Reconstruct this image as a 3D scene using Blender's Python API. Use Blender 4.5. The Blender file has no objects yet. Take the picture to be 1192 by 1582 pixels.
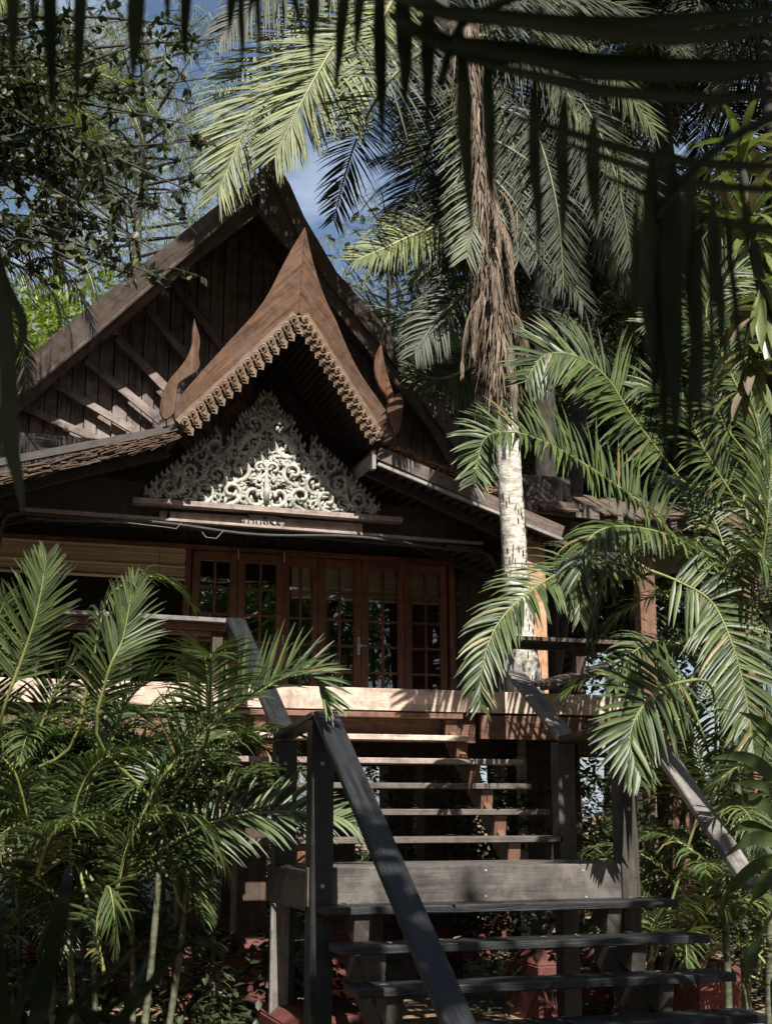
import bpy, math, random
from mathutils import Vector, Matrix, Quaternion
V = Vector
rng = random.Random(7)
scene = bpy.context.scene
COL = scene.collection

# ------------------------------------------------------------------ camera
F = 2080.0; CX = 596.0; CY = 791.0
PITCH = math.radians(12.45); YAW = math.radians(18.3)
EYE = V((0, 0, 1.6))
sp, cp, sy, cy = math.sin(PITCH), math.cos(PITCH), math.sin(YAW), math.cos(YAW)
FWD = V((sy*cp, cy*cp, sp)); RIGHT = V((cy, -sy, 0)); UP = RIGHT.cross(FWD)
cam_data = bpy.data.cameras.new('camera'); cam = bpy.data.objects.new('camera', cam_data)
COL.objects.link(cam); scene.camera = cam
cam.location = EYE
cam.rotation_euler = Matrix((RIGHT, UP, -FWD)).transposed().to_euler()
cam_data.sensor_fit = 'HORIZONTAL'; cam_data.sensor_width = 36
cam_data.lens = 36*F/1192.0
cam_data.clip_end = 500; cam_data.clip_start = 0.05
cam_data.dof.use_dof = True; cam_data.dof.focus_distance = 11.5; cam_data.dof.aperture_fstop = 8.5

def ray(px, py):
    return FWD + RIGHT*((px-CX)/F) + UP*((CY-py)/F)
def at(px, py, Y):                       # the point of the plane Y = const seen there
    d = ray(px, py); return EYE + d*(Y/d.y)
def atx(px, py, X):
    d = ray(px, py); return EYE + d*(X/d.x)
def atz(px, py, Z):
    d = ray(px, py); return EYE + d*((Z-EYE.z)/d.z)
def atp(px, py, Y0, k, z0):              # a leaning plane Y = Y0 - k (z - z0)
    d = ray(px, py); t = (Y0 - k*(EYE.z-z0)) / (d.y + k*d.z); return EYE + d*t

# ------------------------------------------------------------------ mesh helper
class MB:
    def __init__(s): s.v=[]; s.f=[]; s.uv=[]; s.mi=[]
    def face(s, idx, uvs, m=0): s.f.append(tuple(idx)); s.uv.extend(uvs); s.mi.append(m)
    def hexa(s, c, L, W, T, m=0, off=None):
        # c: 8 corners: 0-3 start ring, 4-7 end ring ; ring order: (-w,-t),(+w,-t),(+w,+t),(-w,+t)
        o = off if off is not None else rng.random()*50
        b = len(s.v); s.v += [tuple(p) for p in c]
        ring=[0,W,W+T,2*W+T,2*W+2*T]
        for i in range(4):
            j=(i+1)%4
            s.face((b+i,b+i+4,b+j+4,b+j), [(o,ring[i]+o),(o+L,ring[i]+o),(o+L,ring[i+1]+o),(o,ring[i+1]+o)], m)
        s.face((b+0,b+1,b+2,b+3), [(o,o),(o+W*.2,o),(o+W*.2,o+T),(o,o+T)], m)
        s.face((b+7,b+6,b+5,b+4), [(o,o),(o+W*.2,o),(o+W*.2,o+T),(o,o+T)], m)
    def beam(s, a, b, w, t, up=(0,0,1), m=0):
        a=V(a); b=V(b); d=b-a; L=d.length; d=d/L
        side=d.cross(V(up))
        if side.length<1e-4: side=d.cross(V((0,1,0)))
        side.normalize(); u=side.cross(d).normalized()
        c=[]
        for p in (a,b):
            for (x,y) in ((-1,-1),(1,-1),(1,1),(-1,1)): c.append(p+side*(x*w/2)+u*(y*t/2))
        s.hexa(c,L,w,t,m)
    def box(s, x0,x1,y0,y1,z0,z1, m=0):
        dx,dy,dz=x1-x0,y1-y0,z1-z0
        if dx>=dy and dx>=dz: s.beam((x0,(y0+y1)/2,(z0+z1)/2),(x1,(y0+y1)/2,(z0+z1)/2),dy,dz,(0,0,1),m)
        elif dy>=dz: s.beam(((x0+x1)/2,y0,(z0+z1)/2),((x0+x1)/2,y1,(z0+z1)/2),dx,dz,(0,0,1),m)
        else: s.beam(((x0+x1)/2,(y0+y1)/2,z0),((x0+x1)/2,(y0+y1)/2,z1),dx,dy,(0,1,0),m)
    def prism(s, pts, vec, grain=None, m=0):
        # polygon front face + extrusion by vec ; grain direction gives u
        pts=[V(p) for p in pts]; vec=V(vec); n=len(pts)
        g=V(grain).normalized() if grain is not None else (pts[1]-pts[0]).normalized()
        nrm=vec.normalized(); q=nrm.cross(g)
        if q.length<1e-4: q=V((0,0,1))
        q.normalize(); o=rng.random()*40
        U=lambda p:(p.dot(g)+o,p.dot(q)+o)
        b=len(s.v); s.v+=[tuple(p) for p in pts]+[tuple(p+vec) for p in pts]
        s.face(range(b,b+n),[U(p) for p in pts],m)
        s.face([b+n+i for i in reversed(range(n))],[U(pts[i]) for i in reversed(range(n))],m)
        for i in range(n):
            j=(i+1)%n; a0,a1=U(pts[i]),U(pts[j]); t=vec.length
            s.face((b+j,b+i,b+n+i,b+n+j),[a1,a0,(a0[0],a0[1]+t),(a1[0],a1[1]+t)],m)
    def tube(s, pts, radii, n=8, m=0, cap=True, flat=1.0, ref=(0,0,1)):
        pts=[V(p) for p in pts]; N=len(pts)
        if not hasattr(radii,'__len__'): radii=[radii]*N
        b=len(s.v); L=0; prev=None; Ls=[]
        for i,p in enumerate(pts):
            if i==0: d=pts[1]-p
            elif i==N-1: d=p-pts[i-1]
            else: d=pts[i+1]-pts[i-1]
            d.normalize()
            if prev is None:
                r=V(ref)
                if abs(d.dot(r))>.95: r=V((1,0,0))
                x=d.cross(r).normalized()
            else: x=(prev-d*prev.dot(d)).normalized()
            prev=x; y=d.cross(x)
            if i: L+=(p-pts[i-1]).length
            Ls.append(L)
            for k in range(n):
                a=2*math.pi*k/n; s.v.append(tuple(p+x*(math.cos(a)*radii[i])+y*(math.sin(a)*radii[i]*flat)))
        rr=max(radii)*6.28
        for i in range(N-1):
            for k in range(n):
                k2=(k+1)%n
                s.face((b+i*n+k,b+i*n+k2,b+(i+1)*n+k2,b+(i+1)*n+k),
                       [(Ls[i],rr*k/n),(Ls[i],rr*(k+1)/n),(Ls[i+1],rr*(k+1)/n),(Ls[i+1],rr*k/n)],m)
        if cap:
            s.face([b+k for k in reversed(range(n))],[(0,0)]*n,m)
            s.face([b+(N-1)*n+k for k in range(n)],[(0,0)]*n,m)
    def build(s, name, mats, parent=None, bevel=0, smooth=False, loc=None, origin=None):
        L=V((0,0,0))
        if parent is not None: L=parent.matrix_world_loc if hasattr(parent,'matrix_world_loc') else root_loc(parent)
        elif origin is not None: L=V(origin)
        me=bpy.data.meshes.new(name)
        me.from_pydata([(x-L.x,y-L.y,z-L.z) for x,y,z in s.v],[],s.f)
        uvl=me.uv_layers.new(name='UVMap')
        flat=[c for u in s.uv for c in u]; uvl.data.foreach_set('uv',flat)
        if not isinstance(mats,(list,tuple)): mats=[mats]
        for mt in mats: me.materials.append(mt)
        if max(s.mi or [0]): me.polygons.foreach_set('material_index',s.mi)
        if smooth: me.polygons.foreach_set('use_smooth',[True]*len(me.polygons))
        me.update()
        o=bpy.data.objects.new(name,me); COL.objects.link(o)
        if parent is not None: o.parent=parent
        elif origin is not None: o.location=L
        if bevel:
            md=o.modifiers.new('bevel','BEVEL'); md.width=bevel; md.segments=1; md.limit_method='ANGLE'; md.angle_limit=.9
        return o
def root_loc(p):
    L=V((0,0,0))
    while p is not None: L=L+p.location; p=p.parent
    return L
def thing(name,label,cat,loc=(0,0,0),group=None):
    o=bpy.data.objects.new(name,None); COL.objects.link(o); o.location=loc; o.empty_display_size=.3
    o['label']=label; o['category']=cat
    if group: o['group']=group
    return o
def tag(o,label,cat,group=None,kind=None):
    if label: o['label']=label
    if cat: o['category']=cat
    if group: o['group']=group
    if kind: o['kind']=kind
    return o

# ------------------------------------------------------------------ materials
def newmat(name):
    m=bpy.data.materials.new(name); m.use_nodes=True; nt=m.node_tree; nt.nodes.clear()
    out=nt.nodes.new('ShaderNodeOutputMaterial'); return m,nt,out
def N(nt,t,**kw):
    n=nt.nodes.new(t)
    for k,v in kw.items():
        if k in n.inputs: n.inputs[k].default_value=v
        else: setattr(n,k,v)
    return n
def ramp(nt,src,stops):
    r=nt.nodes.new('ShaderNodeValToRGB'); e=r.color_ramp.elements
    while len(e)<len(stops): e.new(.5)
    for el,(p,c) in zip(e,stops): el.position=p; el.color=(*c,1)
    nt.links.new(src,r.inputs[0]); return r.outputs[0]
def mix(nt,a,b,fac,mode='MIX'):
    m=nt.nodes.new('ShaderNodeMix'); m.data_type='RGBA'; m.blend_type=mode
    for s,val in ((m.inputs[0],fac),(m.inputs[6],a),(m.inputs[7],b)):
        if isinstance(val,(int,float)): s.default_value=val
        elif isinstance(val,tuple): s.default_value=(*val,1)
        else: nt.links.new(val,s)
    return m.outputs[2]
def wood(name,c0,c1,c2=None,scale=1.0,rough=.65,bump=.25,blotch=None,cracks=.0,spec=.4):
    """grain along U. c0 dark grain, c1 light grain, blotch: weathering colour"""
    m,nt,out=newmat(name); ln=nt.links.new
    uv=N(nt,'ShaderNodeUVMap'); mp=N(nt,'ShaderNodeMapping'); mp.inputs['Scale'].default_value=(1.6*scale,28*scale,1)
    ln(uv.outputs[0],mp.inputs[0])
    n1=N(nt,'ShaderNodeTexNoise',Scale=1.0,Detail=9.0,Roughness=.65,Distortion=.6); ln(mp.outputs[0],n1.inputs['Vector'])
    mp2=N(nt,'ShaderNodeMapping'); mp2.inputs['Scale'].default_value=(5*scale,160*scale,1); ln(uv.outputs[0],mp2.inputs[0])
    n2=N(nt,'ShaderNodeTexNoise',Scale=1.0,Detail=4.0); ln(mp2.outputs[0],n2.inputs['Vector'])
    tc=N(nt,'ShaderNodeNewGeometry'); n3=N(nt,'ShaderNodeTexNoise',Scale=2.3,Detail=6.0,Roughness=.62); ln(tc.outputs['Position'],n3.inputs['Vector'])
    col=ramp(nt,n1.outputs[0],[(.3,c0),(.68,c1)])
    fine=ramp(nt,n2.outputs[0],[(.3,(.55,.55,.55)),(.62,(1,1,1))])
    col=mix(nt,col,fine,.8,'MULTIPLY')
    isl=ramp(nt,tc.outputs['Random Per Island'],[(0,(.72,.72,.74)),(1,(1.12,1.08,1.05))]); col=mix(nt,col,isl,.8,'MULTIPLY')
    if blotch is not None:
        f=ramp(nt,n3.outputs[0],[(.45,(0,0,0)),(.66,(1,1,1))]); col=mix(nt,col,blotch,f)
    n4=N(nt,'ShaderNodeTexNoise',Scale=9.0,Detail=7.0,Roughness=.7); ln(tc.outputs['Position'],n4.inputs['Vector'])
    dirt=ramp(nt,n4.outputs[0],[(.36,(.42,.40,.38)),(.56,(1.05,1.05,1.05))]); col=mix(nt,col,dirt,.75,'MULTIPLY')
    bs=N(nt,'ShaderNodeBsdfPrincipled'); ln(col,bs.inputs['Base Color'])
    rr=ramp(nt,n1.outputs[0],[(.2,(rough-.12,)*3),(.8,(min(1,rough+.12),)*3)]); ln(rr,bs.inputs['Roughness'])
    bs.inputs['Specular IOR Level'].default_value=spec
    hs=mix(nt,n1.outputs[0],n2.outputs[0],.5)
    bp=N(nt,'ShaderNodeBump',Strength=bump,Distance=.012); ln(hs,bp.inputs['Height']); ln(bp.outputs[0],bs.inputs['Normal'])
    ln(bs.outputs[0],out.inputs[0]); return m
def leafmat(name,c0,c1,rough=.42,trans=.3,tcol=None,spec=.5,old=None):
    m,nt,out=newmat(name); ln=nt.links.new
    g=N(nt,'ShaderNodeNewGeometry'); col=ramp(nt,g.outputs['Random Per Island'],[(0,c0),(.93,c1),(.97,old or tuple(min(1,x*1.3) for x in c1))])
    n=N(nt,'ShaderNodeTexNoise',Scale=14.0,Detail=3.0); ln(g.outputs['Position'],n.inputs['Vector'])
    v=ramp(nt,n.outputs[0],[(.3,(.7,.7,.7)),(.7,(1.15,1.12,1.0))]); col=mix(nt,col,v,.8,'MULTIPLY')
    bs=N(nt,'ShaderNodeBsdfPrincipled',Roughness=rough); bs.inputs['Specular IOR Level'].default_value=spec
    ln(col,bs.inputs['Base Color'])
    tr=N(nt,'ShaderNodeBsdfTranslucent'); tc=mix(nt,col,(1.0,1.2,.45),.8,'MULTIPLY'); ln(tc,tr.inputs[0])
    ms=N(nt,'ShaderNodeMixShader'); ms.inputs[0].default_value=trans
    ln(bs.outputs[0],ms.inputs[1]); ln(tr.outputs[0],ms.inputs[2]); ln(ms.outputs[0],out.inputs[0]); return m
def rough_mat(name,c0,c1,scale=6,rough=.85,bump=.4,stretch=(1,1,1),detail=8,spec=.3,lo=.35,hi=.65):
    m,nt,out=newmat(name); ln=nt.links.new
    tc=N(nt,'ShaderNodeNewGeometry'); mp=N(nt,'ShaderNodeMapping'); mp.inputs['Scale'].default_value=stretch
    ln(tc.outputs['Position'],mp.inputs[0]); n=N(nt,'ShaderNodeTexNoise',Scale=float(scale),Detail=float(detail),Roughness=.65); ln(mp.outputs[0],n.inputs['Vector'])
    col=ramp(nt,n.outputs[0],[(lo,c0),(hi,c1)])
    bs=N(nt,'ShaderNodeBsdfPrincipled',Roughness=rough); bs.inputs['Specular IOR Level'].default_value=spec
    ln(col,bs.inputs['Base Color']); bp=N(nt,'ShaderNodeBump',Strength=bump,Distance=.03); ln(n.outputs[0],bp.inputs['Height']); ln(bp.outputs[0],bs.inputs['Normal'])
    ln(bs.outputs[0],out.inputs[0]); return m

W_DARK  = wood('dark weathered timber',(.018,.014,.011),(.055,.042,.034),blotch=(.035,.026,.021),rough=.6)
W_MAIN  = wood('bargeboard timber',(.03,.021,.017),(.15,.112,.09),blotch=(.115,.098,.088),rough=.6,bump=.35)
W_TEAK  = wood('carved gable teak',(.05,.024,.013),(.21,.108,.06),blotch=(.10,.065,.046),rough=.5,bump=.3)
W_TRIM  = wood('carved trim teak',(.075,.044,.026),(.27,.175,.105),blotch=(.16,.115,.075),rough=.65,bump=.4)
W_WALL  = wood('gable wall boards',(.035,.026,.022),(.26,.2,.175),blotch=(.22,.185,.165),rough=.7)
W_GREY  = wood('silvered batten timber',(.13,.122,.115),(.33,.31,.295),blotch=(.22,.2,.185),rough=.7)
W_BATT  = wood('gable batten timber',(.06,.048,.042),(.24,.195,.17),blotch=(.17,.14,.125),rough=.7)
W_FASC  = wood('planed pale hardwood',(.42,.32,.26),(.64,.51,.43),blotch=(.46,.35,.28),rough=.6,bump=.1,scale=.7)
W_RED   = wood('red hardwood',(.08,.04,.026),(.23,.12,.078),blotch=(.14,.075,.05),rough=.6,bump=.15,scale=.7)
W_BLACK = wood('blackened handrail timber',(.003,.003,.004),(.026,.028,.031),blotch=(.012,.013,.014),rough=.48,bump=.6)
W_RAILG = wood('grey handrail timber',(.08,.075,.068),(.24,.225,.205),blotch=(.13,.12,.11),rough=.65,bump=.5)
W_POST  = wood('stair post timber',(.02,.017,.014),(.085,.073,.06),blotch=(.04,.034,.028),rough=.65,bump=.5)
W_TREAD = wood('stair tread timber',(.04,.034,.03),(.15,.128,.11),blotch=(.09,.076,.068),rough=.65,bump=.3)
W_LAND  = wood('landing board timber',(.03,.027,.025),(.10,.089,.08),blotch=(.125,.11,.098),rough=.7,bump=.3)
W_DOOR  = wood('door frame teak',(.07,.028,.014),(.20,.08,.04),blotch=(.11,.045,.024),rough=.42,bump=.1,scale=.8)
W_BEAM  = wood('bleached beam timber',(.16,.12,.10),(.38,.31,.27),blotch=(.26,.205,.18),rough=.65)
W_COL   = wood('column timber',(.03,.018,.012),(.10,.06,.042),blotch=(.05,.033,.024),rough=.7)
W_PORCH = wood('orange porch post',(.30,.15,.07),(.50,.27,.14),blotch=(.42,.25,.15),rough=.6,bump=.15)
CARVE   = rough_mat('white carved panel',(.17,.168,.14),(.48,.47,.41),scale=14,rough=.8,bump=.25)
CARVE_B = rough_mat('carved panel ground',(.10,.098,.085),(.2,.195,.17),scale=9,rough=.9)
CONC    = rough_mat('red painted concrete',(.05,.018,.015),(.16,.05,.04),scale=5,rough=.75,bump=.2)
CONCW   = rough_mat('flaked concrete',(.45,.36,.3),(.62,.52,.46),scale=5,rough=.85)
TRUNK   = rough_mat('pale palm trunk',(.24,.21,.17),(.54,.51,.45),scale=9,rough=.85,bump=.7,stretch=(1.2,1.2,2.6),lo=.36,hi=.6)
FIBRE   = rough_mat('palm fibre',(.045,.032,.024),(.17,.13,.10),scale=9,rough=.9,bump=.8,stretch=(2.2,2.2,.8))
BARK    = rough_mat('tree bark',(.016,.014,.011),(.055,.047,.037),scale=10,rough=.9,bump=.6,stretch=(1,1,.4))
CULM    = rough_mat('palm cane',(.035,.04,.02),(.11,.11,.07),scale=8,rough=.6,bump=.3,stretch=(1,1,3))
DEADF   = leafmat('dead frond',(.065,.047,.036),(.22,.17,.13),rough=.75,trans=.15,spec=.2)
ARECA   = leafmat('areca leaflet',(.026,.044,.017),(.105,.142,.047),rough=.44,trans=.28,spec=.45,old=(.19,.15,.07))
ARECA_R = leafmat('areca midrib',(.10,.12,.035),(.18,.19,.06),rough=.5,trans=.0)
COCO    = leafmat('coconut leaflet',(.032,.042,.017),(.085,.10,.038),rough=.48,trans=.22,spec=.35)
COCO_LIT  = leafmat('sunlit coconut leaflet',(.085,.105,.035),(.19,.215,.08),rough=.48,trans=.35,spec=.35)  # sunlit copy of the coconut leaf, the light put into its colour
COCO_SHADE  = leafmat('shaded coconut leaflet',(.012,.016,.008),(.036,.044,.02),rough=.5,trans=.12,spec=.3)  # darker copy for fronds in shade, the shade is in the colour
COCO_RD = leafmat('dark coconut midrib',(.06,.06,.025),(.11,.10,.045),rough=.5,trans=.0)
COCO_R  = leafmat('coconut midrib',(.16,.16,.08),(.24,.23,.12),rough=.5,trans=.0)
BROAD   = leafmat('broadleaf',(.022,.03,.014),(.05,.064,.026),rough=.5,trans=.25)
BRIGHT  = leafmat('bright broadleaf',(.14,.19,.04),(.25,.3,.08),rough=.4,trans=.4)
DRAC    = leafmat('dracaena leaf',(.08,.10,.03),(.15,.175,.06),rough=.35,trans=.3)
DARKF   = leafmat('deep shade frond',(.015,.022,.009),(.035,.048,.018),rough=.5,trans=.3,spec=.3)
CASU    = leafmat('casuarina needle',(.15,.18,.12),(.24,.27,.19),rough=.6,trans=.3,spec=.2)
COVER   = leafmat('ground cover leaf',(.07,.1,.03),(.15,.19,.06),rough=.4,trans=.3)
METAL   = rough_mat('dull metal',(.25,.25,.25),(.4,.4,.4),scale=20,rough=.4)
PIPE    = rough_mat('grey pipe',(.03,.03,.03),(.06,.06,.058),scale=20,rough=.75)
CORD    = rough_mat('cord',(.12,.10,.08),(.2,.17,.13),scale=20,rough=.8)
SHING   = wood('roof shingles',(.05,.03,.02),(.16,.10,.07),blotch=(.1,.07,.05),rough=.85,bump=.6)
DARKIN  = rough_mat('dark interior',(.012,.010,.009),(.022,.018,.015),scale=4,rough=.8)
LITTER  = rough_mat('roof litter',(.14,.07,.04),(.38,.2,.12),scale=14,rough=.9,bump=.8)

def glass_mat():
    m,nt,out=newmat('door glass'); ln=nt.links.new
    t=N(nt,'ShaderNodeBsdfTransparent'); t.inputs[0].default_value=(.95,.95,.94,1)
    g=N(nt,'ShaderNodeBsdfGlossy',Roughness=.01); g.inputs[0].default_value=(.9,.95,1,1)
    fr=N(nt,'ShaderNodeFresnel',IOR=1.7); ms=N(nt,'ShaderNodeMixShader'); ln(fr.outputs[0],ms.inputs[0])
    geo=N(nt,'ShaderNodeNewGeometry'); n=N(nt,'ShaderNodeTexNoise',Scale=3.0,Detail=1.0); ln(geo.outputs['Position'],n.inputs['Vector'])
    bp=N(nt,'ShaderNodeBump',Strength=.03,Distance=.05); ln(n.outputs[0],bp.inputs['Height']); ln(bp.outputs[0],g.inputs['Normal'])
    ln(t.outputs[0],ms.inputs[1]); ln(g.outputs[0],ms.inputs[2]); ln(ms.outputs[0],out.inputs[0]); return m
GLASS=glass_mat()
def bamboo_mat(nm='split bamboo',ca=(.17,.11,.06),cb=(.46,.34,.2)):
    m,nt,out=newmat(nm); ln=nt.links.new
    g=N(nt,'ShaderNodeNewGeometry'); mp=N(nt,'ShaderNodeMapping'); mp.inputs['Scale'].default_value=(.6,.6,60); ln(g.outputs['Position'],mp.inputs[0])
    n=N(nt,'ShaderNodeTexNoise',Scale=1.5,Detail=5.0); ln(mp.outputs[0],n.inputs['Vector'])
    col=ramp(nt,n.outputs[0],[(.3,ca),(.65,cb)])
    bs=N(nt,'ShaderNodeBsdfPrincipled',Roughness=.6); ln(col,bs.inputs['Base Color'])
    bp=N(nt,'ShaderNodeBump',Strength=.5,Distance=.01); ln(n.outputs[0],bp.inputs['Height']); ln(bp.outputs[0],bs.inputs['Normal']); ln(bs.outputs[0],out.inputs[0]); return m
BAMBOO=bamboo_mat()
BAMBOO_LIT=bamboo_mat('lit split bamboo',(.42,.33,.21),(.8,.68,.48))  # brighter bamboo copy, light painted in for the dim indoor blind
def ground_mat():
    m,nt,out=newmat('earth'); ln=nt.links.new
    g=N(nt,'ShaderNodeNewGeometry'); n=N(nt,'ShaderNodeTexNoise',Scale=1.1,Detail=8.0,Roughness=.7); ln(g.outputs['Position'],n.inputs['Vector'])
    n2=N(nt,'ShaderNodeTexVoronoi',Scale=16.0); ln(g.outputs['Position'],n2.inputs['Vector'])
    col=ramp(nt,n.outputs[0],[(.35,(.13,.09,.055)),(.6,(.27,.2,.135))]); c2=ramp(nt,n2.outputs['Color'],[(.2,(.6,.5,.4)),(.8,(1.2,1.1,1))]); col=mix(nt,col,c2,.7,'MULTIPLY')
    bs=N(nt,'ShaderNodeBsdfPrincipled',Roughness=.95); ln(col,bs.inputs['Base Color'])
    bp=N(nt,'ShaderNodeBump',Strength=.6,Distance=.05); ln(n2.outputs[0],bp.inputs['Height']); ln(bp.outputs[0],bs.inputs['Normal']); ln(bs.outputs[0],out.inputs[0]); return m
GROUND=ground_mat()

# ------------------------------------------------------------------ light
SUN_AZ_X, SUN_EL = 0.04, math.radians(45.5)      # light travels towards +Y, a little to +X
sd=V((SUN_AZ_X*1.0,1,0)).normalized()*math.cos(SUN_EL)+V((0,0,-math.sin(SUN_EL)))
sun=bpy.data.lights.new('sun','SUN'); sun.energy=5.0; sun.angle=math.radians(.5); sun.color=(1,.96,.89)
so=bpy.data.objects.new('sun',sun); COL.objects.link(so); so.rotation_euler=sd.to_track_quat('-Z','Y').to_euler(); so.location=(0,-5,20)
w=bpy.data.worlds.new('World'); scene.world=w; w.use_nodes=True; nt=w.node_tree
bg=nt.nodes['Background']; sk=nt.nodes.new('ShaderNodeTexSky'); sk.sky_type='NISHITA'; sk.sun_disc=False
sk.sun_elevation=SUN_EL; sk.sun_rotation=math.atan2(-sd.x,-sd.y); sk.dust_density=1.8; sk.ozone_density=1.6
tcw=nt.nodes.new('ShaderNodeTexCoord'); mpw=nt.nodes.new('ShaderNodeMapping'); mpw.inputs['Scale'].default_value=(1.6,1.6,4.5); nt.links.new(tcw.outputs['Generated'],mpw.inputs[0])
nw=nt.nodes.new('ShaderNodeTexNoise'); nw.inputs['Scale'].default_value=2.2; nw.inputs['Detail'].default_value=8; nw.inputs['Roughness'].default_value=.6; nt.links.new(mpw.outputs[0],nw.inputs['Vector'])
cw=ramp(nt,nw.outputs[0],[(.50,(0,0,0)),(.72,(.8,.8,.8))]); skc=mix(nt,sk.outputs[0],(6.0,6.8,8.2),cw)
nt.links.new(skc,bg.inputs[0]); bg.inputs[1].default_value=.058
vs=scene.view_settings; vs.view_transform='Standard'; vs.look='None'; vs.gamma=1; vs.exposure=1.12; vs.use_curve_mapping=False
scene.render.engine='CYCLES'; cy_=scene.cycles; cy_.max_bounces=6; cy_.transparent_max_bounces=8; cy_.use_denoising=True
cy_.diffuse_bounces=3; cy_.glossy_bounces=3; cy_.transmission_bounces=4; cy_.sample_clamp_indirect=4
# ================================================================== SETTING
mb=MB()
gn=60
def gz(x,y): return .05*math.sin(x*.7+1)*math.cos(y*.5)+.03*math.sin(x*2.1+y*1.7)
gs=[-200,-80,-40,-24]+[-16+i*.8 for i in range(60)]+[40,60,100,220]
ys=[-60,-20,-8]+[-2+i*.8 for i in range(50)]+[45,60,90,150,300]
idx={}
for j,y in enumerate(ys):
    for i,x in enumerate(gs):
        idx[i,j]=len(mb.v); mb.v.append((x,y,gz(x,y)-.03))
for j in range(len(ys)-1):
    for i in range(len(gs)-1):
        mb.face((idx[i,j],idx[i+1,j],idx[i+1,j+1],idx[i,j+1]),[(0,0)]*4)
tag(mb.build('ground',GROUND,smooth=True),None,None,kind='structure')

# ================================================================== HOUSE
DY=9.87; DZ=2.5; WY=14.6
house=thing('timber_house','traditional dark timber house on stilts with steep carved gables behind the stairway','house',(3.2,14.6,0))
def part(name,mb,mat,parent=house,bevel=.004,**k): return mb.build(name,mat,parent,bevel=bevel,**k)

# ---- main gable -----------------------------------------------------------
MK,MZ=.42,5.8
def pm(px,py,dy=0): return atp(px,py,14.24+dy,MK,MZ)
LO=[(-60,640),(0,584),(100,503),(201,423),(322,327),(380,283),(424,243)]      # outer edge left
LM=[(-60,680),(0,628),(50,597),(150,514),(282,399),(350,338),(402,296)]        # split between the two boards
LI=[(-60,722),(0,665),(80,591),(180,508),(307,400),(370,352),(400,330)]        # inner edge
thY=V((0,.06,0))
def band(a,b,fn,vec,mat,name,parent=house,dy=0,bev=.006):
    m=MB()
    for i in range(len(a)-1):
        p=[fn(*a[i],dy),fn(*a[i+1],dy),fn(*b[i+1],dy),fn(*b[i],dy)]
        L=(p[1]-p[0]).length; W=(p[0]-p[3]).length
        # ring form so grain follows the board
        c=[p[3],p[3]+vec,p[0]+vec,p[0], p[2],p[2]+vec,p[1]+vec,p[1]]
        m.hexa(c,L,vec.length,W,off=i*1.0+3)
    return part(name,m,mat,parent,bevel=0)
rb=band(LO,LM,pm,thY,W_MAIN,'bargeboard'); 
rb2=band(LM,LI,pm,thY,W_MAIN,'bargeboard',dy=.05)
m=MB(); a=[pm(*p,-.015) for p in LM]
m.tube(a,.022,6); part('bead_moulding',m,W_MAIN,rb,bevel=0)
RO=[(424,243),(448,285),(470,335),(520,420),(592,501),(650,578),(705,655),(735,705)]
RI=[(402,296),(425,340),(447,388),(495,462),(560,545),(618,620),(668,690),(698,735)]
RM=[((a[0]*.55+b[0]*.45),(a[1]*.55+b[1]*.45)) for a,b in zip(RO,RI)]
rr=band(RM,RO,pm,thY,W_MAIN,'bargeboard')
RI2=[(400,330),(422,357),(447,386),(508,466),(571,545),(628,616),(664,662),(696,724)]
band(RI2,RM,pm,thY,W_MAIN,'bargeboard',dy=.05)
# peak block
m=MB(); p=pm(404,300); m.box(p.x-.025,p.x+.025,p.y-.06,p.y+.02,p.z-.22,p.z+.12); part('ridge_pendant',m,W_MAIN)
# roof slabs
def slab(line,yb,t=.05,name='roof',mat=SHING,parent=house,drop=.02):
    m=MB()
    for i in range(len(line)-1):
        a,b=V(line[i]),V(line[i+1]); a=a-V((0,0,drop)); b=b-V((0,0,drop))
        a2=V((a.x,yb,a.z)); b2=V((b.x,yb,b.z)); d=(b-a); n=V((0,1,0)).cross(d).normalized()
        if n.z>0: n=-n
        m.hexa([a,a+n*t,a2+n*t,a2, b,b+n*t,b2+n*t,b2][0:4]+[b,b+n*t,b2+n*t,b2],d.length,t,3)
    return part(name,m,mat,parent,bevel=0)
lo=[pm(x,y,.062) for x,y in LO]; ro=[pm(x,y,.062) for x,y in RO]
slab(lo,22,name='roof'); slab(ro,22,name='roof')
# gable wall of vertical boards
def interp(line,x):
    line=sorted(line,key=lambda p:p[0])
    if x<=line[0][0]: return line[0][1]+(x-line[0][0])*(line[1][1]-line[0][1])/(line[1][0]-line[0][0])
    for i in range(len(line)-1):
        if line[i][0]<=x<=line[i+1][0]:
            f=(x-line[i][0])/(line[i+1][0]-line[i][0]); return line[i][1]+f*(line[i+1][1]-line[i][1])
    return line[-1][1]+(x-line[-1][0])*(line[-1][1]-line[-2][1])/(line[-1][0]-line[-2][0])
topline=[(p.x,p.z-.1) for p in lo]+[(p.x,p.z-.1) for p in ro[1:]]
xl=lo[0].x-.2; xr=ro[-1].x+1.2
m=MB(); x=xl; i=0
while x<xr:
    wd=.15+rng.uniform(-.015,.015); z0=4.62; za=interp(topline,x); zb=interp(topline,x+wd)
    if za>z0+.05 and zb>z0+.05:
        y=WY+rng.uniform(-.012,.012)+(0.014 if i%2 else 0)
        g=.006
        c=[V((x+g,y,z0)),V((x+wd-g,y,z0)),V((x+wd-g,y+.03,z0)),V((x+g,y+.03,z0)),V((x+g,y,za)),V((x+wd-g,y,zb)),V((x+wd-g,y+.03,zb)),V((x+g,y+.03,za))]
        m.hexa(c,za-z0,wd,.03)
    x+=wd; i+=1
part('gable_wall',m,W_WALL,bevel=0)
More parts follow.
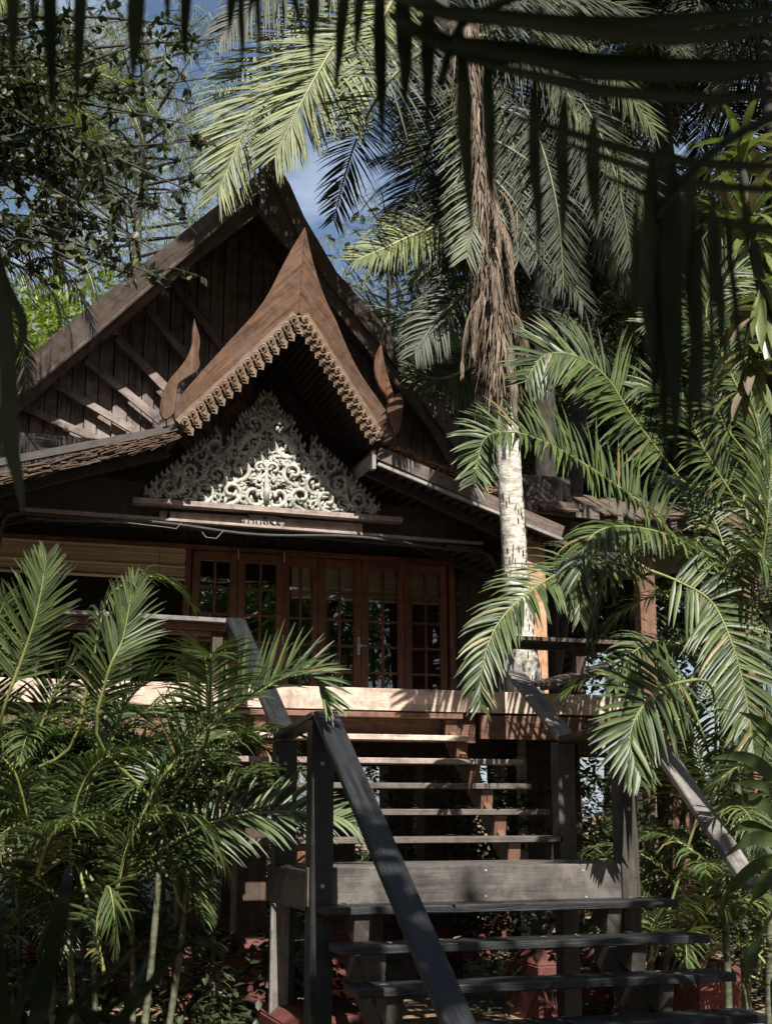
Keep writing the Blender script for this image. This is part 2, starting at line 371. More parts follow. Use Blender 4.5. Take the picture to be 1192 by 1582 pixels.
m=MB(); m.prism([V((x,WY+.06,z-.12)) for x,z in [(p.x,p.z) for p in lo]+[(p.x,p.z) for p in ro[1:]]],V((0,.02,0)),V((0,0,1))); part('gable_backing',m,DARKIN,bevel=0)
# slanting battens of the fan
for (a,b,wd,yy) in [((30,627),(160,683),13,14.52),((83,592),(205,664),13,14.5),((133,556),(250,652),15,14.48),((181,521),(262,606),16,14.46),((228,480),(300,566),14,14.46),((262,430),(345,540),12,14.5)]:
    m=MB(); pa=at(*a,yy); pb=at(*b,yy); m.beam(pa,pb,.035,wd*.85*yy*1.06/F,up=(0,0,1)); part('slanting_batten',m,W_WALL)
m=MB(); pa=at(180,500,14.3); m.box(pa.x-.03,pa.x+.03,14.27,14.33,pa.z-.12,pa.z+.25); part('hanging_block',m,W_GREY)

# ---- porch gable ----------------------------------------------------------
PK=.22; pz0=at(270,660,12.35).z
def pp(px,py,dy=0): return atp(px,py,12.35+dy,PK,pz0)
def r4(x,y): return (240+x/2.838,320+y/2.838)
pl_out=[r4(*q) for q in [(78,905),(95,850),(180,745),(300,612),(430,470),(500,370),(550,272),(610,160),(657,85)]]
pl_in =[r4(*q) for q in [(95,960),(130,930),(215,850),(330,735),(440,640),(500,580),(545,540),(590,500),(628,462)]]
pr_out=[r4(*q) for q in [(657,85),(680,190),(710,300),(750,410),(790,490),(835,600),(900,730),(1010,890),(1062,985)]]
pr_in =[r4(*q) for q in [(628,462),(655,500),(690,560),(730,620),(770,685),(820,780),(880,870),(945,960),(1010,1045)]]
vec=V((0,.07,0))
def smoothcurve(a,n):
    # Catmull-Rom resample of a pixel polyline
    out=[]; P=[a[0]]+list(a)+[a[-1]]
    for i in range(1,len(P)-2):
        for k in range(n):
            t=k/n; p0,p1,p2,p3=P[i-1],P[i],P[i+1],P[i+2]
            out.append(tuple(.5*((2*p1[c])+(-p0[c]+p2[c])*t+(2*p0[c]-5*p1[c]+4*p2[c]-p3[c])*t*t+(-p0[c]+3*p1[c]-3*p2[c]+p3[c])*t**3) for c in range(len(p1))))
    out.append(a[-1]); return out
def boardstrip(a,b,fn,name,mat):
    a=smoothcurve(a,4); b=smoothcurve(b,4); m=MB(); n=len(a); A=[fn(*p) for p in a]; B=[fn(*p) for p in b]
    base=len(m.v)
    for p,q in zip(A,B): m.v+= [tuple(p),tuple(q),tuple(q+vec),tuple(p+vec)]
    L=0; Ls=[0]
    for i in range(1,n): L+=(B[i]-B[i-1]).length; Ls.append(L)
    W=[(p-q).length for p,q in zip(A,B)]
    for i in range(n-1):
        o=i*4; u0,u1=Ls[i],Ls[i+1]; k=4
        m.face((o,o+1,o+k+1,o+k),[(u0,W[i]),(u0,0),(u1,0),(u1,W[i+1])])
        m.face((o+1,o+2,o+k+2,o+k+1),[(u0,0),(u0,.07),(u1,.07),(u1,0)])
        m.face((o+2,o+3,o+k+3,o+k+2),[(u0,0),(u0,W[i]),(u1,W[i+1]),(u1,0)])
        m.face((o+3,o,o+k,o+k+3),[(u0,0),(u0,.07),(u1,.07),(u1,0)])
    m.face((3,2,1,0),[(0,0)]*4); e=(n-1)*4; m.face((e,e+1,e+2,e+3),[(0,0)]*4)
    return part(name,m,mat,house,bevel=.005)
bl=boardstrip(pl_out,pl_in,pp,'carved_bargeboard',W_TEAK); br=boardstrip(pr_out,pr_in,pp,'carved_bargeboard',W_TEAK)

def carved_trim(a,b,nu,parent,flip):
    A,B=pp(*a,-.02),pp(*b,-.02); t=(B-A)/nu; L=t.length; tn=t.normalized()
    nrm=V((0,-1,0)); nrm=(nrm-tn*nrm.dot(tn)).normalized(); dn=tn.cross(nrm); 
    if dn.z>0: dn=-dn
    m=MB()
    def P(c,x,y,z): return c+tn*x+dn*y+nrm*z
    # backing strip
    m.prism([P(A,0,-.075,0),P(B,0,-.075,0),P(B,0,.03,0),P(A,0,.03,0)],-nrm*-.022,tn)
    for k in range(nu):
        c=A+t*(k+.5); s=L*rng.uniform(.98,1.06)
        tilt=-.25*s*(1 if flip else -1)
        for (wd,ln,zz) in ((.56,1.42,.0),(.42,1.12,.014),(.26,.86,.026)):
            q=[(-wd,.0),(-wd*1.02,.35*ln),(-wd*.62,.62*ln),(-wd*.72,.72*ln),(0,ln),(wd*.72,.72*ln),(wd*.62,.62*ln),(wd*1.02,.35*ln),(wd,0)]
            poly=[P(c,x*s+tilt*y,y*s,zz) for x,y in q]
            m.prism(poly,nrm*.014,tn)
        # rosette: ring + dome
        cc=P(c,0,-.02*s,.045); rad=.32*s; seg=12; ring=[]
        pts=[cc+tn*math.cos(2*math.pi*q/seg)*rad+dn*math.sin(2*math.pi*q/seg)*rad for q in range(seg+1)]
        m.tube(pts,.012,5,cap=False,ref=nrm)
        m.tube([cc-nrm*.045,cc+nrm*.0,cc+nrm*.012],[rad*.98,rad*.9,rad*.3],10,ref=tn)
        m.tube([cc+nrm*.0,cc+nrm*.03,cc+nrm*.04],[rad*.42,rad*.34,rad*.1],8,ref=tn)
        # side leaf curl
        h=P(c,.5*s,.05*s,.02); m.tube([h,h+tn*.1*s+dn*.25*s+nrm*.03,h-tn*.05*s+dn*.6*s+nrm*.02],[.012,.016,.006],5)
    return part('carved_trim',m,W_TRIM,parent,bevel=0)
carved_trim(r4(112,958),r4(622,480),15,bl,True)
carved_trim(r4(640,480),r4(978,1015),17,br,False)
# horn finials
def horn(pts,name,dy=.0,sc=1,mat=W_TEAK):
    m=MB(); q=[pp(*p,dy) for p in smoothcurve(pts+[pts[0]],3)[:-1]]
    m.prism(q,V((0,.05,0)),V((0,0,1))); return part(name,m,mat,house,bevel=.006)
horn([r4(*q) for q in [(990,600),(998,640),(1010,700),(1035,790),(1050,822),(1066,815),(1080,822),(1088,860),(1078,920),(1068,985),(1045,985),(1015,890),(1022,862),(1012,828),(985,790),(965,740),(960,690),(970,640)]],'horn_finial',-.035)
horn([r4(*q) for q in [(172,485),(180,520),(192,560),(196,600),(190,650),(196,690),(180,720),(140,745),(105,770),(95,800),(92,850),(80,905),(40,930),(20,880),(38,800),(70,745),(105,705),(140,655),(160,600),(163,540)]],'horn_finial',-.035)
# roof of the porch
pl=[pp(*r4(*q),.08) for q in [(60,990),(300,700),(480,500),(640,400)]]; pr=[pp(*r4(*q),.08) for q in [(640,400),(760,590),(900,830),(1050,1040)]]
slab(pl,WY-.03,name='porch_roof'); slab(pr,WY-.03,name='porch_roof')
m=MB()
for line,nn in ((pl,22),(pr,26)):
    tot=0; seg=[]
    for i in range(len(line)-1): seg.append((line[i+1]-line[i]).length)
    T=sum(seg)
    for k in range(nn):
        s=T*(k+.5)/nn; i=0
        while s>seg[i]: s-=seg[i]; i+=1
        p=line[i].lerp(line[i+1],s/seg[i])-V((0,0,.115))
        m.beam(p+V((0,.02,0)),V((p.x,WY-.06,p.z)),.035,.035)
part('roof_batten',m,W_DARK,bevel=0)
for (a,b,yy) in [((300,640),(345,700),13.28),((335,590),(372,655),13.28),((372,560),(392,640),13.28),((275,670),(310,715),13.28)]:
    m=MB(); m.beam(at(*a,yy),at(*b,yy),.07,.09); part('rafter',m,W_RED)
for yy in (13.5,14.1):
    m=MB()
    for line in (pl,pr):
        for i in range(len(line)-1):
            a,b=V((line[i].x,yy,line[i].z-.19)),V((line[i+1].x,yy,line[i+1].z-.19)); m.beam(a,b,.06,.09)
    part('rafter',m,W_DARK)

# ---- pent roofs either side ------------------------------------------------
def eave(l0,l1,fl0,fl1,b0,b1,side):
    Y=12.45
    A,B=at(*l0,Y),at(*l1,Y); d=B-A
    m=MB(); n=V((0,1,0)).cross(d).normalized(); 
    if n.z>0: n=-n
    ys=[Y+.06,WY-.03]
    a0,b0_=V((A.x,ys[0],A.z)),V((B.x,ys[0],B.z)); a1,b1_=V((A.x,ys[1],A.z+.02)),V((B.x,ys[1],B.z+.02))
    m.hexa([a0,a0+n*.04,a1+n*.04,a1,b0_,b0_+n*.04,b1_+n*.04,b1_],d.length,.04,2); part('eave_roof',m,SHING,bevel=0)
    m=MB(); k=int(d.length/.105)
    for i in range(k):
        p=A.lerp(B,(i+.5)/k)-V((0,0,.085)); m.beam(V((p.x,Y+.09,p.z)),V((p.x,WY-.04,p.z)),.05,.03)
    part('eave_batten',m,W_POST,bevel=0)
    m=MB()
    for yy in (12.75,13.6,14.3):
        m.beam(V((A.x,yy,A.z-.15)),V((B.x,yy,B.z-.15)),.06,.09)
    part('rafter',m,W_DARK)
    return A,B
A,B=eave((578,694),(885,838),0,0,0,0,1)
m=MB(); m.beam(at(583,700,12.42),at(868,823,12.42),.05,.135); part('fascia_board',m,W_MAIN)
m=MB(); m.beam(at(583,717,12.40),at(868,834,12.40),.04,.035); part('fascia_batten',m,W_GREY)
m=MB(); pA=at(581,695,12.38); m.box(pA.x-.04,pA.x+.0,12.38,12.46,pA.z-.2,pA.z+.0); m.box(pA.x-.04,pA.x-.0,12.47,14,pA.z-.16,pA.z-.03); part('fascia_end',m,W_GREY)
A2,B2=eave((268,664),(-70,742),0,0,0,0,-1)
m=MB(); m.beam(at(262,664,12.40),at(-70,728,12.40),.05,.075); part('fascia_board',m,W_DARK)
m=MB(); m.beam(at(268,676,12.43),at(-70,752,12.43),.04,.10); part('fascia_board',m,W_DARK)
# splintered edges and old thatch on the left eave, litter on the right
m=MB()
for i in range(260):
    t=rng.random(); c=at(268-330*t,668+80*t,12.36-rng.random()*.03); L=rng.uniform(.06,.32)
    d=(at(-70,742,12.36)-at(268,668,12.36)).normalized()
    c+=V((0,0,rng.uniform(-.11,.02))); a=d*L*.5+V((0,0,rng.uniform(-.02,.02)))
    m.beam(c-a,c+a+V((0,rng.uniform(-.03,.02),0)),rng.uniform(.01,.03),.007)
part('splintered_edge',m,SHING,bevel=0)
m=MB()
for i in range(600):
    t=rng.random(); c=at(600+160*t,697+66*t,12.5+rng.random()*.5); L=rng.uniform(.03,.16); a=rng.uniform(0,6.28)
    c+=V((0,0,rng.uniform(.0,.07))); d=V((math.cos(a),math.sin(a),rng.uniform(-.3,.6)))*L*.5
    m.beam(c-d,c+d,rng.uniform(.008,.03),.006)
tag(m.build('roof_litter',LITTER,None,origin=at(680,740,12.6)),'reddish dry leaf litter lying on the right-hand porch eave','leaf litter',kind='stuff')

# ---- beam, sign, pediment ---------------------------------------------------
m=MB(); m.beam(at(-60,752,13.12),at(790,828,13.12),.08,.42); part('lintel_beam',m,W_DARK)
m=MB(); m.box(at(-60,752,13.4).x,at(880,828,13.4).x,13.36,13.40,at(400,800,13.4).z,at(400,700,13.4).z); part('gable_infill',m,W_DARK,bevel=0)
m=MB(); m.beam(at(30,786,13.0),at(745,840,13.0),.07,.03); part('lintel_trim',m,W_BEAM)
m=MB(); m.beam(at(204,774,12.98),at(618,805,12.98),.16,.055); part('ledge',m,W_BEAM)
m=MB(); m.beam(at(262,799,13.04),at(559,817,13.04),.05,.11); part('name_board',m,W_BEAM)
m=MB(); m.beam(at(246,797,13.05),at(257,798,13.05),.04,.10); part('lintel_block',m,W_BEAM)
m=MB()
pts=[at(x,796+(x-40)*.073+4*math.sin(x*.02),12.95) for x in range(40,760,24)]
m.tube(pts,.015,7); tag(m.build('water_pipe',PIPE,None,smooth=True,origin=pts[0]),'thin grey pipe running along the beam over the doors','pipe')
m=MB()
pts=[at(150,800,12.9),at(160,806,12.88),at(200,808,12.88),at(260,815,12.88),at(272,817,12.88),at(280,808,12.9)]
m.tube(pts,.004,5); tag(m.build('cord',CORD,None,origin=pts[0]),'thin loose cord sagging below the beam left of the doors','cord')
m=MB()
pts=[at(312,822,12.9),at(318,830,12.88),at(334,832,12.88),at(345,820,12.9)]
m.tube(pts,.004,5); tag(m.build('cord',CORD,None,origin=pts[0]),'short knotted cord hanging under the name sign','cord')
# sign plaque
c=at(407,806,12.98); sx=(at(441,808,12.98).x-at(375,804,12.98).x)/2; sl=(at(441,808.5,12.98).z-at(375,804,12.98).z)
sign=thing('name_sign','small carved wooden plaque with Thai lettering on the beam','sign',tuple(c))
m=MB(); h=.072; q=[(-1,0),(-.93,.55),(-.8,.85),(-.66,.95),(-.3,1),(.3,1),(.66,.95),(.8,.85),(.93,.55),(1,0),(.93,-.55),(.8,-.85),(.66,-.95),(-.66,-.95),(-.8,-.85),(-.93,-.55)]
m.prism([c+V((x*sx,0,z*h)) for x,z in q],V((0,.035,0)),V((1,0,0))); plq=m.build('plaque',W_BEAM,sign,bevel=.006)
tcu=bpy.data.curves.new('lettering','FONT'); tcu.body='บ้านจิรร'; tcu.size=.125; tcu.extrude=.004; tcu.align_x='CENTER'; tcu.offset=.0003
to=bpy.data.objects.new('tmp_lettering',tcu); COL.objects.link(to); bpy.context.view_layer.update()
me=bpy.data.meshes.new_from_object(to.evaluated_get(bpy.context.evaluated_depsgraph_get())); COL.objects.unlink(to); bpy.data.objects.remove(to)
me.materials.clear(); me.materials.append(DARKIN)
lt=bpy.data.objects.new('lettering',me); COL.objects.link(lt); lt.parent=sign; lt.location=(-.02,-.008,-.045); lt.rotation_euler=(math.pi/2,0,0)
m=MB(); pc=c+V((sx*.52,-.006,-.008)); m.tube([pc,pc+V((0,-.008,0))],[.017,.014],8,ref=(0,0,1)); m.build('white_stud',CARVE,sign)

# pediment carving
def pediment():
    Y=13.02
    cb=at(409,783,Y); apx=at(413,608,Y); bl_=at(226,768,Y); br_=at(590,793,Y)
    H=apx.z-cb.z; hw=(br_.x-bl_.x)/2; z0=cb.z-.0
    root=thing('carved_pediment','white carved triangular panel of scrolls standing on the ledge under the porch gable','carving',(cb.x,Y,z0))
    half=[(0,1),(.03,.955),(.055,.93),(.06,.89),(.10,.85),(.115,.80),(.16,.79),(.17,.77),(.22,.76),(.215,.69),(.26,.64),(.29,.58),(.33,.50),(.335,.38),(.365,.34),(.385,.48),(.40,.66),(.43,.57),(.47,.50),(.49,.50),(.53,.49),(.55,.45),(.60,.44),(.61,.40),(.67,.38),(.69,.31),(.76,.28),(.78,.235),(.83,.21),(.86,.165),(.91,.13),(.94,.08),(1,.03),(1,0)]
    P=lambda s,h,d=0: V((cb.x+s*hw,Y-d,z0+h*H))
    for sg in (-1,1):
        m=MB(); poly=[P(sg*s,h,0) for s,h in half]+[P(0,0,0)]
        m.prism(poly,V((0,.03,0)),V((0,0,1))); side=m.build('carved_half',CARVE_B,root)
        def inside(s,h):
            poly2=half+[(0,0)]; c=False; j=len(poly2)-1
            for i in range(len(poly2)):
                xi,yi=poly2[i]; xj,yj=poly2[j]
                if (yi>h)!=(yj>h) and s<(xj-xi)*(h-yi)/(yj-yi+1e-9)+xi: c=not c
                j=i
            return c
        m=MB(); r2=random.Random(11)
        # rim
        m.tube([P(sg*s,h,.012) for s,h in half[:-1]],[.02]*(len(half)-1),6,ref=(0,1,0))
        # flame teeth on the rim
        for i in range(len(half)-2):
            (s0,h0),(s1,h1)=half[i],half[i+1]
            mx,mz=(s0+s1)/2,(h0+h1)/2
            a=P(sg*mx,mz,.015); m.tube([a,a+V((sg*.025,-.01,.035)),a+V((sg*.02,-.012,.07))],[.022,.016,.003],6)
        placed=[]
        tries=0
        while tries<5200:
            tries+=1
            s,h=r2.random(),r2.random()*.95+.03
            R=.125 if tries<350 else .095 if tries<900 else .07 if tries<2000 else .05 if tries<3500 else .034
            if not inside(s,h): continue
            if not (inside(s+R/hw*.8,h) and inside(s,h+R/H*.8) and h-R/H*.7>0 and s-R/hw*.7>0): continue
            x,z=s*hw,h*H
            if any((x-a)**2+(z-b)**2<((R+c)*.86)**2 for a,b,c in placed): continue
            placed.append((x,z,R))
            base_a=math.atan2(.55,.45) ; dr=1 if (z/H+ s*.6)%.5<.27 else -1; ph=base_a+dr*2.2+r2.uniform(-.35,.35); turns=1.05; n=15
            ctr=P(sg*s,h,.03)
            pts=[];rad=[]
            for k in range(n):
                t=k/(n-1); a=ph+dr*t*turns*6.28; rr=R*(1-.80*t)
                pts.append(ctr+V((sg*math.cos(a)*rr,-.03*t,math.sin(a)*rr))); rad.append(R*.21*(1-.45*t)+.003)
            a=ph-dr*.9; tail=ctr+V((sg*math.cos(a)*R*1.9,0.0,math.sin(a)*R*1.9)); mid=ctr+V((sg*math.cos(ph-dr*.4)*R*1.3,-.01,math.sin(ph-dr*.4)*R*1.3))
            m.tube([tail,mid]+pts,[.003,R*.17]+rad,6,ref=(0,1,0),flat=1.3)
            for k in range(5):      # flame lobes along the outer edge of the scroll
                t=.04+k*.1; a=ph+dr*t*turns*6.28; rr=R*(1-.8*t)*1.02; o_=ctr+V((sg*math.cos(a)*rr,0,math.sin(a)*rr)); d_=V((sg*math.cos(a-dr*.6),0,math.sin(a-dr*.6)+.25)).normalized()*R*.62
                m.tube([o_,o_+d_*.55+V((0,-.022,0)),o_+d_+V((0,-.004,R*.15))],[R*.17,R*.15,.003],5,ref=(0,1,0))
        for q in range(420):     # leaf fillers
            s,h=r2.random(),r2.random()
            if not inside(s,h): continue
            a=r2.uniform(.0,3.0); L=r2.uniform(.06,.15); p=P(sg*s,h,.02); d=V((sg*math.cos(a)*L,0,math.sin(a)*L))
            m.tube([p-d*.5,p+V((0,-.02,0)),p+d*.5],[.004,.022,.003],5)
        # torso-like swelling shapes high in the panel
        m.tube([P(sg*.12,.66,.03),P(sg*.16,.6,.05),P(sg*.22,.53,.045),P(sg*.25,.44,.02)],[.02,.045,.05,.02],8)
        m.tube([P(sg*.10,.72,.04),P(sg*.105,.76,.05)],[.035,.02],8)
        m.build('scrollwork',CARVE,side,smooth=True)
    m=MB(); m.tube([P(0,.02,.05),P(0,.14,.07),P(0,.22,.05),P(0,.3,.04)],[.035,.03,.022,.01],8); m.tube([P(0,0,.02),P(0,.97,.02)],.012,6)
    m.build('centre_post',CARVE,root,smooth=True)
pediment()

# ---- brackets, posts --------------------------------------------------------
m=MB(); pts=[at(690,842,13.05),at(738,848,13.05),at(758,858,13.05),at(768,880,13.05),at(772,910,13.05)]
m.tube(pts,[.03,.045,.05,.045,.035],8,flat=.7); part('curved_bracket',m,W_DARK,smooth=True,bevel=0)
m=MB(); pts=[at(35,792,13.05),at(12,794,13.05),at(2,806,13.05),at(-4,840,13.05),at(-8,880,13.05)]
m.tube(pts,[.03,.045,.05,.045,.035],8,flat=.7); part('curved_bracket',m,W_DARK,smooth=True,bevel=0)
def zt(px,py,Y): return at(px,py,Y).z
def post(px0,px1,py,Y,z0,z1,name='porch_post',mat=W_COL,parent=house,dep=None):
    a=at(px0,py,Y).x; b=at(px1,py,Y).x; w_=b-a; m=MB(); m.box(a,b,Y,Y+(dep or w_),z0,z1); return part(name,m,mat,parent,bevel=.01)
post(798,846,1000,12.65,DZ-.0,zt(820,815,12.65),mat=W_PORCH)
post(-60,-20,1000,12.9,DZ,zt(-40,770,12.9))
# wall plate beams left/right carrying the eaves
m=MB(); a=at(790,846,12.8); m.box(a.x,a.x+1.4,12.7,12.85,a.z-.2,a.z); part('wall_plate',m,W_DARK)

# ---- front wall with doors ----------------------------------------------------
zh=lambda px: at(px,848+(px-296)*.066,WY-.1).z
ztop=zh(480)
dx0=at(294,900,WY-.1).x; dx1=at(693,900,WY-.1).x
m=MB()
x=dx1+.0
while x<dx1+.85:
    m.box(x+.004,x+.146,WY,WY+.03,DZ,4.6); x+=.15
x=dx0-6
while x<dx1: 
    m.box(x+.004,x+.146,WY-.02,WY+.02,ztop+.06,4.6); x+=.15
part('front_wall',m,W_DARK,bevel=0)
m=MB(); m.box(dx0-6,dx1+.1,WY-.11,WY+.0,ztop-.0,ztop+.06); part('door_lintel',m,W_DOOR)
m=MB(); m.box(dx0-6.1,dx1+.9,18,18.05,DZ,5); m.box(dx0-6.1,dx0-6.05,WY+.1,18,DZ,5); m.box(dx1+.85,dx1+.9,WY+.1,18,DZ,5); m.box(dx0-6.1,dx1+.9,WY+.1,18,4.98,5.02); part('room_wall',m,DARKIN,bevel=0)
edges=[296,366,437,492,558,625,690]
for i in range(6):
    xa=at(edges[i],900,WY-.08).x; xb=at(edges[i+1],900,WY-.08).x-.004
    yy=WY-.09-(.035 if i<2 else 0); zb=DZ+.03; zt_=ztop-.006
    st=.085 if i!=2 else .075; m=MB()
    m.box(xa,xa+st,yy,yy+.045,zb,zt_); m.box(xb-st,xb,yy,yy+.045,zb,zt_)
    m.box(xa+st,xb-st,yy+.002,yy+.043,zt_-.11,zt_); m.box(xa+st,xb-st,yy+.002,yy+.043,zb,zb+.28)
    door=part('door_leaf',m,W_DOOR)
    g0,g1=zb+.28,zt_-.11
    m=MB(); xm=(xa+xb)/2
    m.box(xm-.014,xm+.014,yy+.006,yy+.035,g0,g1)
    rows=5
    for r in range(1,rows):
        z=g1-(g1-g0)*r/rows; m.box(xa+st,xm-.014,yy+.008,yy+.033,z-.013,z+.013); m.box(xm+.014,xb-st,yy+.008,yy+.033,z-.013,z+.013)
    m.build('glazing_bar',W_DOOR,door,bevel=.002)
    m=MB(); m.box(xa+st,xb-st,yy+.018,yy+.023,g0,g1); m.build('glass_pane',GLASS,door)
    if i==3:
        m=MB(); hz=zt(557,1000,WY); m.box(xb-.06,xb-.01,yy-.05,yy-.03,hz-.02,hz+.02); m.box(xb-.05,xb-.02,yy-.03,yy+.0,hz-.1,hz+.1); m.tube([V((xb-.03,yy-.05,hz)),V((xb+.05,yy-.055,hz))],.008,6); m.build('handle',METAL,door)
    if i in (0,1):
        for z in (zt_-.02,zt_-.95): m=MB(); m.tube([V((xb,yy-.01,z-.06)),V((xb,yy-.01,z+.05))],.009,6); m.build('hinge',METAL,door)
m=MB(); m.box(dx1,dx1+.07,WY-.12,WY-.0,DZ,ztop); part('door_jamb',m,W_DOOR)
m=MB(); m.box(dx0-.07,dx0,WY-.12,WY-.0,DZ,ztop); part('door_jamb',m,W_DOOR)
# bamboo blinds
def blind(x0,x1,Y,z1,z0,label,grp=None,BAMBOO=BAMBOO):
    r=thing('bamboo_blind',label,'blind',((x0+x1)/2,Y,z1),group=grp)
    m=MB(); nz=int((z1-z0)/.012)
    for k in range(nz): 
        z=z0+k*.012; m.box(x0,x1,Y+(k%2)*.003,Y+.008+(k%2)*.003,z,z+.0105)
    m.build('slats',BAMBOO,r)
    for zz in (z0-.03,z0+.10):
        m=MB(); m.tube([V((x0,Y-.012,zz)),V((x1,Y-.012,zz))],.018,7); m.build('rolled_hem',BAMBOO,r)
    for f in (.12,.88): m=MB(); m.tube([V((x0+(x1-x0)*f,Y-.02,z1)),V((x0+(x1-x0)*f,Y-.022,z0-.08))],.004,4); m.build('pull_cord',CORD,r)
bx0,bx1=at(-60,840,13.8).x,at(286,860,13.8).x
blind(bx0,bx1,13.8,zt(150,838,13.8),zt(150,884,13.8),'half lowered bamboo blind hanging left of the glazed doors')
xa=at(440,900,WY+.35).x; xb=at(700,900,WY+.35).x
blind(xa,xb,WY+.03,ztop+.02,ztop-.42,'raised bamboo blind behind the top panes of the glazed doors',BAMBOO=BAMBOO_LIT)

# ---- deck ---------------------------------------------------------------------
X0=at(-120,1060,DY).x; X1=at(1071,1085,DY).x
deck=thing('deck','raised timber veranda deck with pale fascia in front of the glazed doors','deck',((X0+X1)/2,DY,0))
m=MB(); y=DY+.06
while y<WY-.1:
    m.box(X0,X1-.02,y+.003,y+.14,DZ-.035,DZ-.004); y+=.144
m.build('deck_boards',W_TREAD,deck)
zf1=zt(740,1104,DY)
m=MB(); xj=at(742,1070,DY).x
m.box(X0,xj-.003,DY,DY+.045,zf1+.012,DZ+.006); m.build('fascia_board',W_FASC,deck,bevel=.004)
m=MB(); m.box(xj+.003,X1,DY+.002,DY+.045,zf1+.012,DZ+.004); m.build('fascia_board',W_FASC,deck,bevel=.004)
zf2=zt(740,1142,DY)
m=MB(); m.box(xj+.003,X1,DY+.006,DY+.05,zf2,zf1-.004); m.build('lower_fascia',W_RED,deck,bevel=.004)
m=MB(); m.box(X0,xj-.01,DY+.09,DY+.14,zf2-.03,zf1+.0); m.build('inner_beam',W_RED,deck,bevel=.004)
for i in range(12):
    x=X0+.25+(X1-X0-.5)*i/11
    m=MB(); m.box(x-.03,x+.03,DY+.15,WY,DZ-.24,DZ-.04); m.build('joist',W_RED if i%3 else W_COL,deck)
for yy in (11.2,12.9,14.3):
    m=MB(); m.box(X0,X1-.1,yy,yy+.1,DZ-.44,DZ-.245); m.build('bearer',W_COL,deck)
# corner post and columns with pedestals
def column(px0,px1,py,Y,label,pedz=.55,mat=W_COL,top=DZ-.25,pscale=1.9,conc=CONC):
    a=at(px0,py,Y).x; b=at(px1,py,Y).x; c=(a+b)/2; w_=b-a
    r=thing('stilt_column',label,'column',(c,Y+w_/2,0),'timber columns under the house')
    m=MB(); m.box(a,b,Y,Y+w_,pedz-.02,top); m.build('shaft',mat,r,bevel=.012)
    m=MB(); s0,s1=w_*pscale/2,w_*(pscale*.72)/2; yc=Y+w_/2
    m.hexa([V((c-s0,yc-s0,-.1)),V((c+s0,yc-s0,-.1)),V((c+s0,yc+s0,-.1)),V((c-s0,yc+s0,-.1)),V((c-s0,yc-s0,pedz-.12)),V((c+s0,yc-s0,pedz-.12)),V((c+s0,yc+s0,pedz-.12)),V((c-s0,yc+s0,pedz-.12))],.5,s0*2,s0*2)
    m.hexa([V((c-s0,yc-s0,pedz-.12)),V((c+s0,yc-s0,pedz-.12)),V((c+s0,yc+s0,pedz-.12)),V((c-s0,yc+s0,pedz-.12)),V((c-s1,yc-s1,pedz)),V((c+s1,yc-s1,pedz)),V((c+s1,yc+s1,pedz)),V((c-s1,yc+s1,pedz))],.12,s0*2,s0*2)
    m.build('pedestal',conc,r,bevel=.01)
    return r
column(1036,1076,1250,DY+.05,'reddish corner column under the right end of the deck',.42,W_RED,top=zf2,pscale=1.7)
for (a,b,py,Y,l,pd) in [
    (845,905,1450,10.4,'broad dark column behind the right end of the lower treads',.5),
    (365,411,1400,10.6,'wide brown column with a dark red pedestal left of the landing posts',.62),
    (275,311,1400,11.6,'dark column behind the areca canes on the left',.5),
    (312,331,1400,15.6,'slim far column just right of the dark left column',.3),
    (340,356,1400,16.8,'slimmest far column between the left columns',.3),
    (655,691,1250,13.2,'dark column seen between the upper treads',.45),
    (700,735,1250,15.0,'far column seen right of the middle of the upper treads',.4),
    (512,548,1500,11.8,'column with a pink patched pedestal behind the landing post',.75),
    (180,215,1400,12.6,'dark column almost hidden behind the left palms',.5),
    (600,640,1400,15.8,'far dark column under the middle of the house',.4),
    (60,100,1400,13.8,'dark column behind the leftmost palm canes',.5),
    (776,806,1400,16.2,'far dark column under the right half of the house',.4)]:
    column(a,b,py,Y,l,pd)
# flat red plinth slabs low under the stair
def plinth(px0,px1,pyt,Y,w_,h,label):
    a=at(px0,pyt,Y); b=at(px1,pyt,Y); s=.06; m=MB()
    x0,x1=a.x,b.x; z=h; y0=Y; y1=Y+w_
    m.box(x0,x1,y0,y1,-.1,z-.06)
    m.hexa([V((x0,y0,z-.06)),V((x1,y0,z-.06)),V((x1,y1,z-.06)),V((x0,y1,z-.06)),V((x0+s,y0+s,z)),V((x1-s,y0+s,z)),V((x1-s,y1-s,z)),V((x0+s,y1-s,z))],.1,.5,.5)
    tag(m.build('plinth',CONC,None,bevel=.01,origin=((x0+x1)/2,(y0+y1)/2,0)),label,'plinth')
plinth(452,600,1572,7.9,.9,.42,'low red concrete plinth below the landing, left of the lower handrail')
plinth(1078,1150,1490,9.0,.7,.5,'red concrete plinth behind the right end of the lower treads')

# ================================================================== STAIRS
SXL=at(345,1131,9.4).x; SXR=at(853,1248,8.78).x; LXR=at(985,1350,7.75).x; LXL=at(480,1350,7.75).x
stair=thing('stairway','weathered open tread timber stairway with landing and black handrails','stairs',((SXL+SXR)/2,7.75,0))
def sp_(name,mb,mat,bevel=.005,parent=stair): return mb.build(name,mat,parent,bevel=bevel)
for k in range(-1,5):
    z=1.6+.18*k; yf=8.62+.235*(k+1); m=MB()
    r=(0.0,.02,-.01,.03,.0,.02)[k+1]; xr_=SXR+.0-(.03 if k==3 else 0)+r-(.0 if k<3 else .28)
    m.box(SXL+r-(.0 if k<2 else .02),xr_,yf,yf+.25,z-.042,z); sp_('tread',m,(W_TREAD,W_TREAD,W_TREAD,W_BEAM,W_FASC,W_RED)[k+1])
